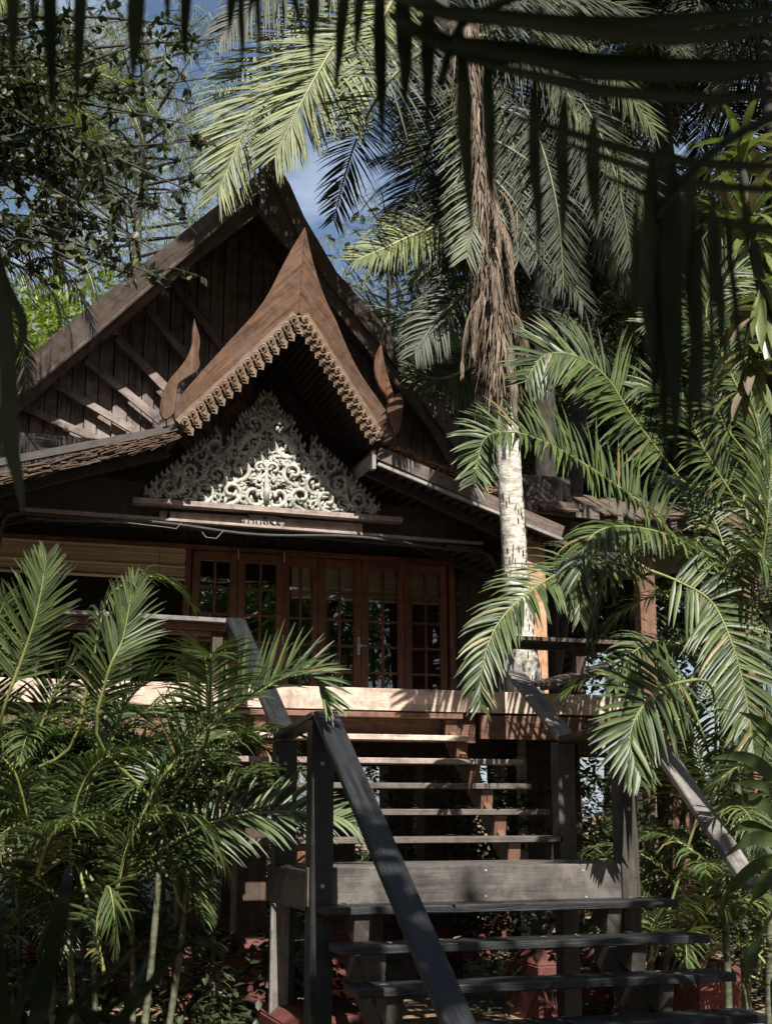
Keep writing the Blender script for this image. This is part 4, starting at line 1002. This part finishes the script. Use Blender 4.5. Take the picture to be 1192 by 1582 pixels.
def coco_frond(palm,pts,L=.75,nl=70,w_=.014,mats=None,**k):
    m=MB(); nl=int(nl*1.7); w_*=.8; L*=1.12; kw=dict(rad=.028,pet=.1,a0=1.3,a1=.55,nseg=4,fold=.3,droop=.5,vang=-.05,ref=V((0,-.85,.5))); kw.update(k)
    frond(m,pts,nl,L,w_,**kw); return sm(m.build('frond',mats or [COCO,COCO_R],palm))
crown=at(712,20,11.3)
A=[
 ([(712,60,11.3),(690,150,11.2),(665,220,11.0),(630,320,10.9),(600,420,10.9)],dict(L=.62,nl=60,mats=[COCO_SHADE,COCO_RD])),
 ([(712,60,11.3),(650,80,11.1),(590,140,11.0),(545,230,10.9),(515,340,10.9)],dict(L=.68,nl=64,mats=[COCO_SHADE,COCO_RD])),
 ([(720,60,11.3),(780,120,11.2),(830,210,11.1),(860,320,11.0),(870,440,11.0)],dict(L=.6,nl=60,mats=[COCO_SHADE,COCO_RD])),
 ([(720,60,11.3),(820,80,11.2),(900,160,11.1),(950,270,11.0),(975,400,11.0)],dict(L=.65,nl=64,mats=[COCO_SHADE,COCO_RD])),
 ([(720,80,11.4),(760,200,11.5),(790,330,11.6),(800,460,11.6)],dict(L=.5,nl=56,mats=[COCO_SHADE,COCO_RD])),
 ([(715,60,11.3),(740,20,11.2),(840,-10,11.0),(960,10,11.0),(1060,80,11.0)],dict(L=.65,nl=64,mats=[COCO_SHADE,COCO_RD])),
 ([(715,60,11.4),(700,180,11.7),(690,300,11.8),(680,420,11.8),(672,500,11.8)],dict(L=.5,nl=56,mats=[COCO_SHADE,COCO_RD])),
 ([(730,330,11.8),(690,345,11.8),(640,362,11.8),(590,385,11.8),(548,402,11.8)],dict(L=.5,nl=44,vang=.2,droop=.9,w_=.012,mats=[COCO_LIT,COCO_R])),
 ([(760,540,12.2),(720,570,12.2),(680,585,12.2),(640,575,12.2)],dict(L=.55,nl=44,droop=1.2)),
 ([(750,420,11.6),(700,470,11.6),(670,500,11.6),(640,545,11.6)],dict(L=.5,nl=40,droop=1.2,mats=[COCO_SHADE,COCO_RD])),
 ([(770,520,11.7),(830,480,11.7),(890,500,11.7),(940,560,11.7)],dict(L=.5,nl=40,droop=1.2,mats=[COCO_SHADE,COCO_RD])),
]
A+=[([(712,60,11.3+rv.uniform(-.1,.3)),(x1,y1,11.2),(x2,y2,11.1),(x3,y3,11.0)],dict(L=.62,nl=60,mats=[COCO_SHADE if q%3 else COCO,COCO_RD])) for q,(x1,y1,x2,y2,x3,y3) in enumerate([(730,120,745,260,720,400),(745,100,800,250,830,400),(770,60,870,130,930,340),(780,30,900,60,1010,200),(760,180,830,330,900,470),(740,150,790,260,800,400),(800,90,930,200,1040,380)])]
A=[([(x_,y_,(12.75 if x_<640 else 12.1) if (y_>170 and x_<700 and Y_<11.6) else Y_) for x_,y_,Y_ in c_],k_) for c_,k_ in A]
for ctl,kw in A: coco_frond(tp,pix(ctl),**kw)
# ---- pale palm hanging over the roof peak
pp_=thing('coconut_palm','coconut palm with pale sunlit fronds hanging over the roof peak','palm',tuple(V((at(800,1000,12.9).x,12.9,0))))
cr=at(648,-60,12.4)
m=MB(); q=smooth3([(at(800,1000,12.9).x,12.9,-.1)]+[tuple(at(*p)) for p in [(784,640,12.6),(765,400,12.5),(735,180,12.4),(655,-40,12.4)]],5); m.tube(q,[.13]*len(q),8); sm(m.build('trunk',BARK,pp_))
FL=V((.15,-.75,.65))
B=[
 ([(640,-50,12.4),(590,-20,12.2),(530,50,12.0),(475,140,11.9),(425,240,11.9)],dict(L=.95,nl=96,w_=.017,ref=V((-.1,-.95,.3)),vang=.0,droop=.35,mats=[COCO_LIT,COCO_R],a0=1.35,a1=.45)),
 ([(640,-50,12.4),(560,10,12.3),(460,85,12.3),(395,165,12.2),(338,295,12.2)],dict(L=.95,nl=96,w_=.017,ref=V((-.1,-.95,.3)),vang=.0,droop=.45,mats=[COCO_LIT,COCO_R],a0=1.35,a1=.5)),
 ([(640,-60,12.4),(560,-60,12.2),(480,-40,12.1),(400,0,12.0),(340,60,12.0)],dict(L=.7,nl=70,droop=1.2,mats=[COCO_SHADE,COCO_RD])),
 ([(640,-50,12.4),(600,10,12.0),(580,60,11.9),(560,130,11.8),(545,200,11.8)],dict(L=.62,nl=66,mats=[COCO_LIT,COCO_R],droop=.8)),
 ([(650,-50,12.5),(660,60,12.6),(650,150,12.7),(630,250,12.8)],dict(L=.62,nl=66,mats=[COCO_SHADE,COCO_RD])),
]
for ctl,kw in B: coco_frond(pp_,pix(ctl),**kw)

# ---- prototype coconut fronds for the palms behind ----------------------------
def proto_frond(dr,L,mats):
    m=MB(); pts=arc((0,0,0),0,.75,3.4,dr,14); frond(m,pts,105,L*1.12,.013,vang=-.1,droop=.8,a0=1.3,a1=.55,nseg=3,fold=0,rad=.028)
    o=m.build('frond',mats,None); me=o.data; bpy.data.objects.remove(o); return me
PF=[proto_frond(1.6,.75,[COCO,COCO_RD]),proto_frond(2.3,.7,[COCO,COCO_RD]),proto_frond(3.0,.7,[COCO,COCO_RD]),proto_frond(2.0,.75,[COCO_LIT,COCO_R]),proto_frond(2.6,.7,[COCO_SHADE,COCO_RD])]
def coco_palm(px,py,Y,nf,label,which=(0,1,2),sc=1.0,lean=0,grp=None,mat=BARK):
    c=at(px,py,Y); base=V((c.x+lean,Y+rv.uniform(-.3,.3),0)); r=thing('coconut_palm',label,'palm',tuple(base),group=grp)
    m=MB(); pts=[base.lerp(c,t/10)+V((-lean*.25*math.sin(t/10*math.pi),0,0)) for t in range(11)]; pts[0].z=-.1
    m.tube(pts,[.17-.06*t/10 for t in range(11)],10); sm(m.build('trunk',mat,r))
    for i in range(nf):
        az=i*2.399+rv.uniform(-.3,.3); el=rv.uniform(-.75,.55)
        o=bpy.data.objects.new('frond',PF[rv.choice(which)]); COL.objects.link(o); o.parent=r
        o.location=c-base; s=sc*rv.uniform(.8,1.1); o.scale=(s,s,s)
        o.rotation_euler=(Matrix.Rotation(az,3,'Z')@Matrix.Rotation(-el,3,'Y')@Matrix.Rotation(rv.uniform(-.5,.5),3,'X')).to_euler()
for i in range(110):
    az=rv.uniform(0,6.28); hz=rv.uniform(0,1); p=at(712+30*(1-hz),60+260*(1-hz)*rv.random(),11.3); L_=rv.uniform(2.0,2.9)
    q=arc(p,az,rv.uniform(-.7,.9),L_,rv.uniform(1.0,2.4),12)
    if min(w_.y for w_ in q)<9.3 and q[-1].z<5.2: continue
    tn_=math.tan(SUN_EL)
    if any(-2.2<w_.x<5.6 and 1.6<w_.z-(13-w_.y)*tn_<7.6 and w_.y<13 for w_ in q): continue
    coco_frond(tp,q,L=rv.uniform(.5,.68),nl=50,nseg=3,fold=0,mats=[COCO_SHADE if i%4 else COCO,COCO_RD])
coco_palm(1010,60,14.5,30,'coconut palm with crown at the upper right, behind the dracaena',(4,1,2,3),lean=3.0)
coco_palm(900,330,17.5,34,'coconut palm whose lower crown fills the space right of the shaggy trunk',(4,4,1),lean=-1.5)
coco_palm(1170,-40,12.8,30,'coconut palm hanging into the top right corner',(0,1,3),lean=1.6)
coco_palm(830,-60,15.5,34,'coconut palm high behind the crown of the pale-trunked palm',(4,4,2),lean=-.1)
coco_palm(1130,420,18.5,22,'coconut palm behind the dracaena stem at right',(1,2,4),lean=2.2)
coco_palm(760,620,20.5,20,'short coconut palm just behind the right end of the main roof',(0,1,3),lean=.2)
coco_palm(-60,140,11.5,18,'coconut palm at the left edge behind the leafy branches',(3,),lean=-.4,sc=.62)
coco_palm(-120,400,12.5,14,'smaller palm with dark fronds reaching in at the left edge beside the eave',(4,1),lean=-.5,sc=.6)

# ---- dracaena -------------------------------------------------------------------
dr=thing('dracaena','dracaena with broad yellow-green strap leaves at the right edge','plant',tuple(V((at(1195,900,6.3).x,6.3,0))))
tops=[at(1158,350,6.0),at(1145,235,6.1),at(1175,450,5.9),at(1160,560,6.0)]
m=MB(); b=V((tops[0].x+.25,6.35,-.05)); m.tube([b,b.lerp(tops[2],.5)+V((.12,0,0)),tops[2]+V((.03,0,-.1)),tops[0]-V((0,0,.05)),tops[1]],[.05,.045,.035,.028,.02],8); sm(m.build('stem',BARK,dr))
for ti,t in enumerate(tops):
    for i in range((40,30,26,22)[ti]):
        az=i*2.399; el=rv.uniform(-.5,1.2) if ti<2 else rv.uniform(-1.2,.3); L=rv.uniform(.28,.42)
        q=arc(t+V((0,0,rv.uniform(-.14,.1))),az,el,L,rv.uniform(.7,1.8),7); m=MB()
        wd=(q[1]-q[0]).cross(V((0,0,1)))
        if wd.length<1e-3: wd=V((1,0,0))
        w_=rv.uniform(.022,.032); ribbon(m,q,[w_*x for x in (.35,.6,.85,1,1,.85,.55,.05)],wd.normalized(),.25)
        sm(m.build('leaf',DRAC if rv.random()<.85 else DEADF,dr))

# ---- leaf clouds -------------------------------------------------------------------
def leaf(m,p,d,up,L,w_):
    d=d.normalized(); s=d.cross(up)
    if s.length<1e-3: s=d.cross(V((1,0,.1)))
    s.normalize(); nn=s.cross(d); b=len(m.v)
    m.v+=[tuple(p),tuple(p+d*L*.35+s*w_+nn*w_*.25),tuple(p+d*L*.72+s*w_*.75+nn*w_*.1),tuple(p+d*L),tuple(p+d*L*.72-s*w_*.75+nn*w_*.1),tuple(p+d*L*.35-s*w_+nn*w_*.25)]
    m.f+=[(b,b+1,b+2,b+3),(b,b+3,b+4,b+5)]; m.uv.extend([(0,0)]*8); m.mi+= [0,0]
def rdir(r): 
    while 1:
        v=V((r.uniform(-1,1),r.uniform(-1,1),r.uniform(-1,1)))
        if .05<v.length<1: return v.normalized()
def cloud(m,c,rad,n,size,nc,r,spread=.35,flat=1):
    cs=[]
    for i in range(nc):
        v=rdir(r)*r.random()**.4; cs.append(V((c[0]+v.x*rad[0],c[1]+v.y*rad[1],c[2]+v.z*rad[2])))
    for i in range(n):
        k=r.choice(cs); p=k+V((r.gauss(0,spread),r.gauss(0,spread),r.gauss(0,spread*.6)))
        d=rdir(r); d.z=d.z*.5-.15; leaf(m,p,d,V((r.uniform(-.5,.5),r.uniform(-.5,.5),1)),size*r.uniform(.7,1.2),size*.23)
# upper-left tree near the viewer
ut=thing('leafy_tree','dark small-leaved tree whose twigs hang across the upper left corner','tree',tuple(V((at(-420,800,8.6).x,8.6,0))))
tb=V((at(-420,800,8.6).x,8.6,-.1)); tt=at(-260,60,8.4); fork=at(-330,420,8.5)
m=MB(); m.tube([tb,tb.lerp(fork,.5)+V((.08,0,0)),fork,tt],[.16,.13,.11,.07],10); sm(m.build('trunk',BARK,ut))
ends=[(60,30),(150,40),(235,60),(300,40),(318,120),(285,190),(325,215),(250,260),(305,300),(215,330),(150,300),(235,385),(170,400),(255,430),(90,340),(60,420),(120,190),(40,240),(110,110),(200,150),(20,330),(10,130),(190,230),(330,60),(100,270),(110,400),(20,440),(70,180),(-60,60),(-80,250),(150,350),(270,330),(60,100),(180,90)]
mb_br=MB(); mb_lf=MB()
for e in ends:
    Y=rv.uniform(7.2,8.6); E=at(*e,Y); S=fork.lerp(tt,rv.uniform(.1,1)); mid=S.lerp(E,.5)+V((rv.uniform(-.1,.1),rv.uniform(-.1,.1),rv.uniform(.05,.3)))
    q=[V(p) for p in smooth3([tuple(S),tuple(mid),tuple(E)],6)]; mb_br.tube(q,[.022-.018*i/(len(q)-1) for i in range(len(q))],5,cap=False)
    for tw in range(20):
        f=rv.uniform(.35,1); c=q[int(f*(len(q)-1))]; d=rdir(rv); d.z=d.z*.6-.1; L=rv.uniform(.12,.38); t2=[c,c+d*L*.5+V((0,0,.02)),c+d*L+DOWN*.04]
        mb_br.tube(t2,[.005,.004,.002],4,cap=False)
        for l in range(rv.randint(7,13)):
            g=rv.random(); p=t2[0].lerp(t2[2],g); dd=(d*.6+rdir(rv)*.9+DOWN*.15); leaf(mb_lf,p,dd,rdir(rv)+V((0,0,1)),rv.uniform(.05,.085),rv.uniform(.014,.022))
sm(mb_br.build('branches',BARK,ut)); mb_lf.build('crown',BROAD,ut)

# unseen canopy over the viewer, added and shaped to shade the foreground
st=thing('shade_tree','unseen spreading broadleaf tree behind the viewer, added to shade the path','tree',(-2.5,-6.5,0))
m=MB(); m.tube([V((-2.5,-6.5,-.1)),V((-2.2,-6,2.5)),V((-1.2,-4.5,4.7)),V((0,-2.5,5.7))],[.3,.25,.2,.1],10); m.tube([V((-2.2,-6,2.5)),V((-4.5,-4,4.6)),V((-5.5,-2,5.6))],[.18,.12,.05],8); m.tube([V((-1.2,-4.5,4.7)),V((2,-3,5.3)),V((5,-1,5.8))],[.14,.1,.05],8); sm(m.build('trunk',BARK,st))
m=MB(); cloud(m,(1,-4.4,5.6),(10,6.8,.7),27000,.36,420,rv,.45); m.build('crown',BROAD,st)

# ---- background trees -----------------------------------------------------------------
def tree_mesh(seed,h,rad,n,size,nc,sp):
    r=random.Random(seed); t=MB(); t.tube([V((0,0,-.1)),V((.15,0,h*.35)),V((-.1,.1,h*.7))],[.2,.15,.07],8)
    for i in range(6):
        a=i*1.05+r.random(); z=h*r.uniform(.35,.6); t.tube([V((0,0,z)),V((math.cos(a)*rad*.4,math.sin(a)*rad*.4,z+h*.15)),V((math.cos(a)*rad*.75,math.sin(a)*rad*.75,z+h*.25))],[.09,.05,.02],6,cap=False)
    c=MB(); cloud(c,(0,0,h*.62),(rad,rad,h*.36),n,size,nc,r,sp)
    o1=t.build('trunk',BARK,None); o2=c.build('crown',BROAD,None); d=(o1.data,o2.data); bpy.data.objects.remove(o1); bpy.data.objects.remove(o2); return d
T1=tree_mesh(3,9,2.6,9000,.2,90,.38); T2=tree_mesh(5,9,2.6,9000,.17,110,.33)
T3c=T2[1].copy(); T3c.materials.clear(); T3c.materials.append(BRIGHT)
def tree(px,Y,h,label,md=None,sc=1,grp='broadleaf trees around the garden'):
    md=md or rv.choice((T1,T2)); x=at(px,1250,Y).x; r=thing('broadleaf_tree',label,'tree',(x,Y,0),group=grp); s=h/9
    for nm,me in (('trunk',md[0]),('crown',md[1])):
        o=bpy.data.objects.new(nm,me); COL.objects.link(o); o.parent=r; o.scale=(s*sc,s*sc,s); o.rotation_euler=(0,0,rv.uniform(0,6.28))
for px,Y,h,l in [(790,24,8.5,'broadleaf tree behind the pale palm trunk'),(880,25,13,'broadleaf tree filling the gap above the side roof'),(1000,23,15,'broadleaf tree behind the dracaena, at the right'),(1130,24,15,'tall broadleaf tree at the far right'),(950,30,19,'tallest broadleaf tree beyond the right palms'),(1180,31,20,'far tall broadleaf tree in the top right corner'),(820,32,20,'far broadleaf tree behind the shaggy palm crown'),
                 (640,27,6.5,'low broadleaf tree hidden behind the middle of the house'),(500,27,6.5,'low broadleaf tree behind the doors of the house'),(350,26,6.5,'low broadleaf tree behind the left columns'),(200,26,6.5,'low broadleaf tree behind the left palm clump'),(40,25,6.5,'low broadleaf tree behind the leftmost columns')]:
    tree(px,Y,h,l)
x=at(40,1250,19).x
coco_palm(745,340,17.5,34,'coconut palm with fine dark fronds directly behind the shaggy trunk',(1,2,4),lean=.3,sc=.65)
tree(45,24,12.2,'bright yellow-green tree behind the left end of the main roof',(T2[0],T3c),.8)
tree(-80,22,11,'bright tree at the left edge beyond the roof',(T1[0],T3c),.8)
# casuarinas
def casu(seed,h,nn=46):
    r=random.Random(seed); t=MB(); t.tube([V((0,0,-.1)),V((.1,0,h*.5)),V((0,.1,h))],[.2,.12,.03],8); c=MB()
    for i in range(62):
        z=h*r.uniform(.35,.98); a=r.uniform(0,6.28); L=(1.15-z/h)*h*.28+.5; d=V((math.cos(a),math.sin(a),.45)); q=[V((0,0,z)),V((0,0,z))+d*L*.5,V((0,0,z))+d*L+V((0,0,-.1))]
        t.tube(q,[.035,.02,.008],4,cap=False)
        for k in range(12):
            p=q[0].lerp(q[2],r.uniform(.25,1)); dd=(d*.5+rdir(r)); L2=r.uniform(.3,.8); e=p+dd.normalized()*L2
            t.tube([p,e],[.008,.003],3,cap=False)
            for n_ in range(nn):
                p2=p.lerp(e,r.random()); g=(rdir(r)*.55+DOWN*.5+dd.normalized()*.4).normalized()*r.uniform(.16,.38); s=V((r.uniform(-1,1),r.uniform(-1,1),0)).normalized()*.008
                b=len(c.v); c.v+=[tuple(p2-s),tuple(p2+s),tuple(p2+g)]; c.f.append((b,b+1,b+2)); c.uv.extend([(0,0)]*3); c.mi.append(0)
    o1=t.build('trunk',BARK,None); o2=c.build('foliage',CASU,None); d=(o1.data,o2.data); bpy.data.objects.remove(o1); bpy.data.objects.remove(o2); return d
C1=casu(8,15,20)
C2=casu(9,15,9)
def casut(px,Y,h,l,C1=C1):
    r=thing('casuarina_tree',l,'tree',(at(px,1250,Y).x,Y,0),group='feathery trees beyond the roof'); s=h/15
    for nm,me in (('trunk',C1[0]),('foliage',C1[1])):
        o=bpy.data.objects.new(nm,me); COL.objects.link(o); o.parent=r; o.scale=(s,s,s); o.rotation_euler=(0,0,rv.uniform(0,6.28))
casut(180,24,16.5,'pale feathery casuarina behind the dark leafy branches, nearest the roof peak')
casut(40,27,18.5,'pale feathery casuarina at the left edge, behind the leafy branches')
casut(300,33,17,'far feathery casuarina just left of the roof peak')
casut(600,26,14.5,'thin feathery casuarina seen in the sky gap right of the roof peak',C2)

# ---- undergrowth -------------------------------------------------------------------------
m=MB(); ru=random.Random(77)
for k in range(560):
    x=ru.uniform(-9,26); Y=ru.uniform(17.5,24); hh=ru.uniform(.3,1.0)*(1+(Y-17.5)*.38)
    cloud(m,(x,Y,hh*.5),(.55,.45,hh*.5),75,.15,6,ru,.16)
tag(m.build('undergrowth',COVER,None),'mass of low leafy undergrowth seen between the columns behind the house','undergrowth',kind='stuff')
m=MB()
for k in range(230):
    x=ru.uniform(4.6,9); Y=ru.uniform(9.8,15); cloud(m,(x,Y,ru.uniform(.1,2.0)),(.35,.35,.35),70,.1,5,ru,.12)
tag(m.build('shrubbery',BROAD,None),'dark shrubbery at ground level right of the corner column','undergrowth',kind='stuff')
m=MB()
for k in range(2600):
    x=ru.uniform(-4,14); Y=ru.uniform(5,20); d=rdir(ru); d.z*=.25; leaf(m,V((x,Y,gz(x,Y)-.01)),d,V((0,0,1)),ru.uniform(.06,.14),.02)
for k in range(60):
    kk=ru.randint(-1,4); x=ru.uniform(SXL+.05,SXR-.1); leaf(m,V((x,8.62+.235*(kk+1)+ru.uniform(.03,.2),1.6+.18*kk+.006)),V((ru.uniform(-1,1),ru.uniform(-1,1),.05)),V((0,0,1)),ru.uniform(.04,.09),.014)
for k in range(50):
    kk=ru.randint(0,3); x=ru.uniform(LXL+.1,LXR+.1); leaf(m,V((x,7.47-.3*kk+ru.uniform(.03,.22),1.6-.535-.18*kk+.006)),V((ru.uniform(-1,1),ru.uniform(-1,1),.05)),V((0,0,1)),ru.uniform(.04,.09),.014)
tag(m.build('fallen_leaves',DEADF,None),'dry fallen leaves scattered over the stair treads and the earth under the house','leaf litter',kind='stuff')

# ---- foreground plants, out of focus -----------------------------------------------------
fp=thing('overhanging_palm','dark out-of-focus palm whose broad leaflets hang across the top of the view','palm',(1.75,.35,0))
m=MB(); m.tube([V((1.75,.35,-.05)),V((1.68,.4,1.6)),V((1.5,.5,2.95))],[.07,.06,.05],8); sm(m.build('trunk',BARK,fp))
def blades(name,rach,blist,parent,mat=DARKF,link=None):
    m=MB(); R=[at(*p) for p in rach]
    if link is not None: R=[V(link)]+R
    m.tube([V(p) for p in smooth3([tuple(p) for p in R],4)],.006,5,m=1)
    for (x0,y0,x1,y1,wpx,Y) in blist:
        a=at(x0,y0,Y); b=at(x1,y1,Y*rv.uniform(.97,1.03)); n=7; q=[a.lerp(b,i/(n-1))+V((0,rv.uniform(-.004,.004),-(.03*math.sin(math.pi*i/(n-1)) if abs(x1-x0)>200 else 0))) for i in range(n)]
        d=(b-a).normalized(); wd=d.cross(V((0,1,.15))).normalized(); h=wpx*.5*Y/F*(.9 if Y>1.25 else .95)
        ribbon(m,q,[h*x for x in (.35,.8,1,.95,.75,.42,.04)],wd,.35)
    return sm(m.build(name,[mat,mat],parent))
cr_=(1.5,.5,2.95)
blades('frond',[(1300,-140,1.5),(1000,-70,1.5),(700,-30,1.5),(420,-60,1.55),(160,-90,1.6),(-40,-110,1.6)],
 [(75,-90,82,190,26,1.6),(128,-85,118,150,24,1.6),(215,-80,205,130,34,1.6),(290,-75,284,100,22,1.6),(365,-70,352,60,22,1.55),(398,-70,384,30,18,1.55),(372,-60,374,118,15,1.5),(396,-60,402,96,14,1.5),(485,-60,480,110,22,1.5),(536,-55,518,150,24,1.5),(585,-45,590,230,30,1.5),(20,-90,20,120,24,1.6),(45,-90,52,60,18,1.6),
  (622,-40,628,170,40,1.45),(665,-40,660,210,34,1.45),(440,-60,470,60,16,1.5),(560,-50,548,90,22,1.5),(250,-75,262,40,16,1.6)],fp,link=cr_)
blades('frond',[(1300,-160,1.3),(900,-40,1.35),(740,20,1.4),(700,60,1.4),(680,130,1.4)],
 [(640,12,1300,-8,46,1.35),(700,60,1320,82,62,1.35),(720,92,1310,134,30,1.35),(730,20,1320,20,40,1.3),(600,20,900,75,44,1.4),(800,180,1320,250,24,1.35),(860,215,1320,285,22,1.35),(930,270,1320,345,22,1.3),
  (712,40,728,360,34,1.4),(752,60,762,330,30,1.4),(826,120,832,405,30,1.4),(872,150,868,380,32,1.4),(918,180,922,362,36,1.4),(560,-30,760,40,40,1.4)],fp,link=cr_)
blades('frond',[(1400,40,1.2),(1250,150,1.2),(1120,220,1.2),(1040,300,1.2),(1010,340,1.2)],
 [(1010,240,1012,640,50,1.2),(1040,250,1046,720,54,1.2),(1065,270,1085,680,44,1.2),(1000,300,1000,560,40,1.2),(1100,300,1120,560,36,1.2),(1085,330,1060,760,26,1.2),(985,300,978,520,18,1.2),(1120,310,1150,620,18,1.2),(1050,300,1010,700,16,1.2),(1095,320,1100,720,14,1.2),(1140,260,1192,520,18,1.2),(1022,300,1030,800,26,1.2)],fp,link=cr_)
fl_=thing('strap_leaved_plant','dim out-of-focus strap-leaved plant in the lower left corner','plant',(at(60,1700,2.0).x,2.0,0))
c0=at(40,1760,2.0)
m=MB(); m.tube([V((c0.x,2.0,-.03)),c0],[.02,.018],6); m.build('stem',BARK,fl_)
for (pts_,w_) in [([(40,1760),(60,1560),(95,1400),(108,1335)],30),([(40,1760),(120,1600),(220,1520),(262,1495)],24),([(40,1760),(0,1560),(-10,1450),(10,1400)],34),([(40,1760),(150,1640),(205,1540),(235,1460)],20),([(40,1760),(80,1600),(150,1520),(230,1450)],20),([(40,1760),(200,1560),(290,1455),(345,1480)],20),([(40,1760),(20,1600),(60,1500),(160,1400)],16),([(40,1760),(160,1640),(330,1590),(420,1620)],22),([(40,1760),(30,1650),(90,1560),(240,1590)],26)]:
    q=[V(p) for p in smooth3([tuple(at(x,y,2.0+.1*rv.uniform(-1,1))) for x,y in pts_],4)]; n=len(q); m=MB(); h=w_*.5*2.0/F
    ribbon(m,q,[h*max(.06,math.sin(math.pi*(.12+.88*i/(n-1)))) for i in range(n)],V((1,0,.3)),.25); sm(m.build('leaf',DARKF,fl_))
bp_=thing('broad_leaved_plant','dark broad-leaved plant crossing the lower right edge in front of the handrail end','plant',tuple(V((at(1260,1500,6.0).x,6.0,0))))
c0=at(1250,1330,6.0); m=MB(); m.tube([V((c0.x,6.0,-.05)),V((c0.x-.03,6.0,c0.z*.5)),c0],[.03,.026,.02],7); sm(m.build('stem',CULM,bp_))
for (pts_,w_) in [([(1250,1330),(1200,1300),(1150,1300),(1105,1335)],26),([(1250,1330),(1190,1250),(1140,1235),(1090,1260)],24),([(1250,1320),(1200,1210),(1150,1170),(1095,1172)],26),([(1250,1330),(1180,1330),(1130,1370),(1108,1430)],30),([(1250,1330),(1210,1380),(1170,1450),(1150,1530)],30),([(1250,1310),(1220,1180),(1180,1120),(1140,1100)],24),([(1250,1330),(1190,1290),(1150,1275),(1120,1290)],22),([(1250,1340),(1200,1350),(1160,1390),(1135,1450)],26),([(1250,1340),(1225,1420),(1200,1520),(1195,1600)],30),([(1250,1300),(1215,1240),(1180,1215),(1130,1210)],22)]:
    q=[V(p) for p in smooth3([tuple(at(x,y,6.0+rv.uniform(-.15,.25))) for x,y in pts_],5)]; n=len(q); m=MB(); h=w_*.5*6.0/F
    ribbon(m,q,[h*max(.05,math.sin(math.pi*(.1+.9*i/(n-1)))) for i in range(n)],V((.3,-.4,.9)),.25); sm(m.build('leaf',ARECA,bp_))
hl=thing('hanging_vine','dim green out-of-focus leaf hanging at the left edge in front of the eave','plant',tuple(at(8,350,2.2)))
m=MB(); q=[V(p) for p in smooth3([tuple(at(x,y,2.2)) for x,y in [(-30,330),(0,420),(12,560),(16,680),(28,740),(36,790)]],4)]; n=len(q)
ribbon(m,q,[.012*math.sin(math.pi*(.1+.88*i/(n-1))) +.002 for i in range(n)],V((1,0,.1)),.2)
q=[V(p) for p in smooth3([tuple(at(x,y,2.2)) for x,y in [(-40,300),(10,440),(36,500),(22,560)]],4)]; ribbon(m,q,[.008*math.sin(math.pi*(.1+.85*i/(len(q)-1)))+.001 for i in range(len(q))],V((1,0,.1)),.2)
sm(m.build('leaf',BROAD,hl))
m=MB(); m.tube([at(-60,-700,2.2),at(-55,0,2.2),at(-30,330,2.2)],[.006,.005,.004],5); m.build('stem',BARK,hl)

for px_,Y_,h_,l_ in [(-11, -9, 15, 'unseen tree added to block sky light far behind the viewer at the left'), (-6, -10, 16, 'unseen tree added to block sky light behind the viewer, left of the path'), (-1, -10.5, 15.5, 'unseen tree added to block sky light straight behind the viewer'), (4, -10, 16, 'unseen tree added to block sky light behind the viewer, right of the path'), (9, -9, 15, 'unseen tree added to block sky light behind the viewer at the right'), (14, -7, 15, 'unseen tree added to block sky light behind the viewer at the far right'), (-8, -3, 14, 'unseen tree added to block sky light beside the path, left of the viewer'), (-8, 3, 13, 'unseen tree added to block sky light left of the lower stairs'), (-9, 9, 13, 'unseen tree added to block sky light beside the left end of the deck'), (-9, 15, 14, 'unseen tree added to block sky light beside the left wall of the house'), (14, -1, 14, 'unseen tree added to block sky light right of the viewer'), (13, 4, 13, 'unseen tree added to block sky light right of the lower stairs'), (15.5, 9, 13, 'unseen tree added to block sky light beside the right end of the garden')]:  # out-of-view trees added around the viewer to hold back sky light
    r=thing('broadleaf_tree',l_,'tree',(px_,Y_,0),group='broadleaf trees around the garden'); md=rv.choice((T1,T2)); s_=h_/9
    for nm,me in (('trunk',md[0]),('crown',md[1])):
        o=bpy.data.objects.new(nm,me); COL.objects.link(o); o.parent=r; o.scale=(s_*1.05,s_*1.05,s_); o.rotation_euler=(0,0,rv.uniform(0,6.28))
m=MB()
for k in range(110):
    x=ru.uniform(-3.2,2.6); Y=ru.uniform(8.7,9.7); cloud(m,(x,Y,ru.uniform(.05,.75)),(.3,.25,.3),60,.1,5,ru,.12)
tag(m.build('shrubbery',BROAD,None),'dark low shrubbery around the cane bases of the left palm','undergrowth',kind='stuff')
